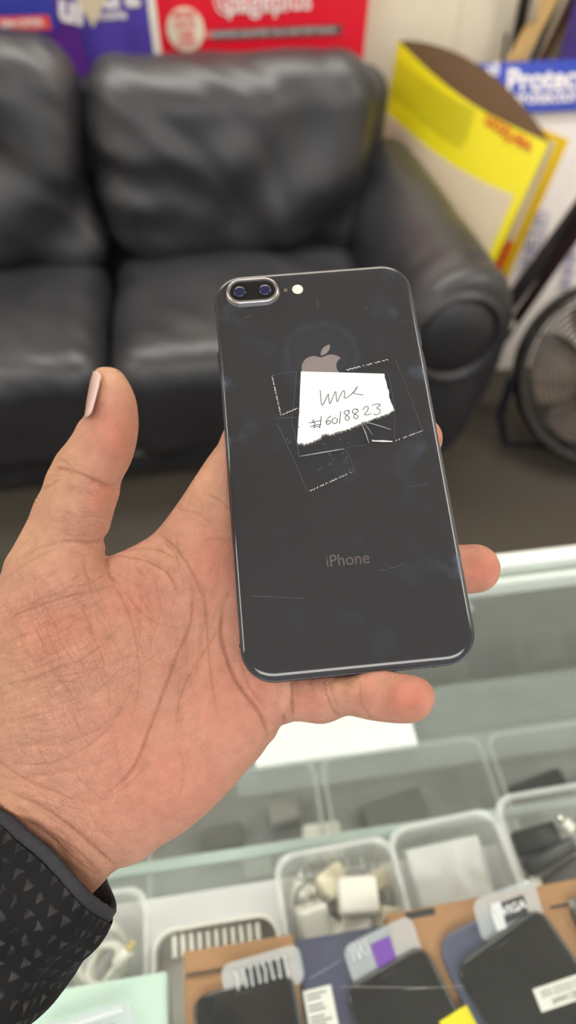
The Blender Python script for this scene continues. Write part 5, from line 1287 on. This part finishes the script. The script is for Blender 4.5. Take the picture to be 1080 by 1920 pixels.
# ------------------------------------------------------------------ sleeve
def fabric():
    m, nt, b, o = nodes('black_patterned_fabric'); L = nt.links.new
    uv = N(nt, 'ShaderNodeUVMap'); mp = N(nt, 'ShaderNodeMapping'); mp.inputs['Scale'].default_value = (1, 1, 1); L(uv.outputs[0], mp.inputs['Vector'])
    nz = N(nt, 'ShaderNodeTexNoise'); nz.inputs['Scale'].default_value = 1.3; L(mp.outputs[0], nz.inputs['Vector'])
    dv = N(nt, 'ShaderNodeVectorMath', operation='MULTIPLY_ADD'); L(nz.outputs['Color'], dv.inputs[0]); dv.inputs[1].default_value = (0.5, 0.5, 0); L(mp.outputs[0], dv.inputs[2])
    fr = N(nt, 'ShaderNodeVectorMath', operation='FRACTION'); L(dv.outputs[0], fr.inputs[0])
    sp = N(nt, 'ShaderNodeSeparateXYZ'); L(fr.outputs[0], sp.inputs[0])
    def M_(op, a, b_):
        x = N(nt, 'ShaderNodeMath', operation=op)
        for i, q in enumerate((a, b_)):
            if isinstance(q, (int, float)): x.inputs[i].default_value = q
            else: L(q, x.inputs[i])
        return x.outputs[0]
    # triangle: y < 1-2|x-.5|
    tx = M_('MULTIPLY', M_('ABSOLUTE', M_('SUBTRACT', sp.outputs[0], 0.5), 0), 1.9)
    tri = M_('SUBTRACT', M_('SUBTRACT', 0.86, tx), sp.outputs[1]); tri2 = M_('MINIMUM', tri, M_('SUBTRACT', sp.outputs[1], 0.16))
    mr = N(nt, 'ShaderNodeMapRange'); mr.inputs['From Min'].default_value = 0.0; mr.inputs['From Max'].default_value = 0.10; L(tri2, mr.inputs['Value'])
    cx = N(nt, 'ShaderNodeMix', data_type='RGBA'); cx.inputs[6].default_value = srgb(12, 12, 14); cx.inputs[7].default_value = srgb(60, 56, 56)
    wf = N(nt, 'ShaderNodeTexNoise'); wf.inputs['Scale'].default_value = 0.9; L(mp.outputs[0], wf.inputs['Vector'])
    wr = N(nt, 'ShaderNodeMapRange'); wr.inputs['From Min'].default_value = 0.35; wr.inputs['From Max'].default_value = 0.65; L(wf.outputs['Fac'], wr.inputs['Value'])
    L(M_('MULTIPLY', mr.outputs[0], wr.outputs[0]), cx.inputs[0]); L(cx.outputs[2], b.inputs['Base Color'])
    b.inputs['Roughness'].default_value = 0.75; b.inputs['Specular IOR Level'].default_value = 0.25
    bp = N(nt, 'ShaderNodeBump'); bp.inputs['Strength'].default_value = 0.6; bp.inputs['Distance'].default_value = 0.0006
    L(mr.outputs[0], bp.inputs['Height']); L(bp.outputs['Normal'], b.inputs['Normal'])
    return m
FAB = fabric()
LIN = mat('grey_lining', srgb(38, 38, 45), 0.7, bump=0.4, bscale=900)
c0 = P3(80, 1581, 243)/1000
axd = np.array([-0.66, 0.75, -0.16]); axd /= np.linalg.norm(axd)
s1 = np.cross(axd, [0, 0, 1]); s1 /= np.linalg.norm(s1); s2 = np.cross(axd, s1)
# s1 lies in the image plane (towards lower right), s2 points along the view
if s1[0] < 0: s1 = -s1
if s2[2] < 0: s2 = -s2
NR, NT = 110, 160
def sleeve_pt(s, th, r_off=0.0):
    R1 = 0.0335+0.05*s; R2 = 0.031+0.045*s
    w = noise.noise(Vector((math.cos(th)*1.6, math.sin(th)*1.6, s*26)))*0.0030*min(1, s*40+0.35)
    w += noise.noise(Vector((math.cos(th)*3.5+4, math.sin(th)*3.5, s*60)))*0.0014
    w += 0.0022*math.sin(s*150+2.2*math.cos(th-0.6)+1.0)*math.exp(-((s-0.035)/0.03)**2)
    w += 0.0048*math.exp(-((s-0.030)/0.022)**2)*max(0, math.cos(th+0.35))+0.004*math.sin(s*95-2.6*math.cos(th-1.9))*math.exp(-((s-0.075)/0.05)**2)
    w += 0.0035*(abs(noise.noise(Vector((math.cos(th)*2.2, math.sin(th)*2.2+9, s*34))))-0.15)
    # folded bulge of the cuff on the little finger side
    w += 0.0036*math.exp(-((s-0.008)/0.014)**2)*max(0, math.cos(th))
    p = c0+axd*s+s1*(math.cos(th)*(R1+w+r_off))+s2*(math.sin(th)*(R2+w+r_off))
    p = p+axd*(0.003*math.cos(th*2)+0.0055*math.sin(th))*max(0, 1-s/0.04)
    return p
rings = []; uvs = []
S_ = np.concatenate([np.linspace(0, 0.17, NR)])
for s in S_: rings.append([sleeve_pt(s, 2*PI*k/NT) for k in range(NT)])
inner = []
for s, ro in ((0.0, -0.0006), (0.0012, -0.0022), (0.004, -0.003), (0.010, -0.0034), (0.020, -0.004), (0.035, -0.005)):
    inner.append([sleeve_pt(s, 2*PI*k/NT, ro) for k in range(NT)])
def tubemesh(nm, rgs, sv, m, flip=False):
    v = cw(np.array(rgs).reshape(-1, 3)); n_ = NT; f = []; uvl = []
    for i in range(len(rgs)-1):
        for k in range(n_):
            k2 = (k+1) % n_; q = [(i*n_+k, (k, sv[i])), (i*n_+k2, (k+1, sv[i])), ((i+1)*n_+k2, (k+1, sv[i+1])), ((i+1)*n_+k, (k, sv[i+1]))]
            if flip: q = q[::-1]
            f.append(tuple(a for a, _ in q)); uvl += [(u*42/NT+0.0, w*200) for _, (u, w) in q]
    o = mesh_obj(nm, v, f, m, person); ul = o.data.uv_layers.new(name='UVMap')
    ul.data.foreach_set('uv', np.array(uvl, np.float32).ravel())
    return o
sl = tubemesh('jacket_sleeve', rings, list(S_), FAB)
sl['label'] = 'black sleeve embossed with small grey triangles'
ln = tubemesh('sleeve_lining', inner, [0, .001, .004, .01, .02, .035], LIN, True)
band = [[sleeve_pt(s, 2*PI*k/NT, ro)-axd*e for k in range(NT)] for s, ro, e in ((0.006, -0.0012, 0), (0.0, -0.0010, 0.0010), (0.0, -0.0014, 0.0034), (0.0, -0.0026, 0.0040), (0.0, -0.0036, 0.0030), (0.004, -0.0040, 0))]
tubemesh('lining_edge', band, [0, .001, .004, .01, .02, .035], LIN, True)
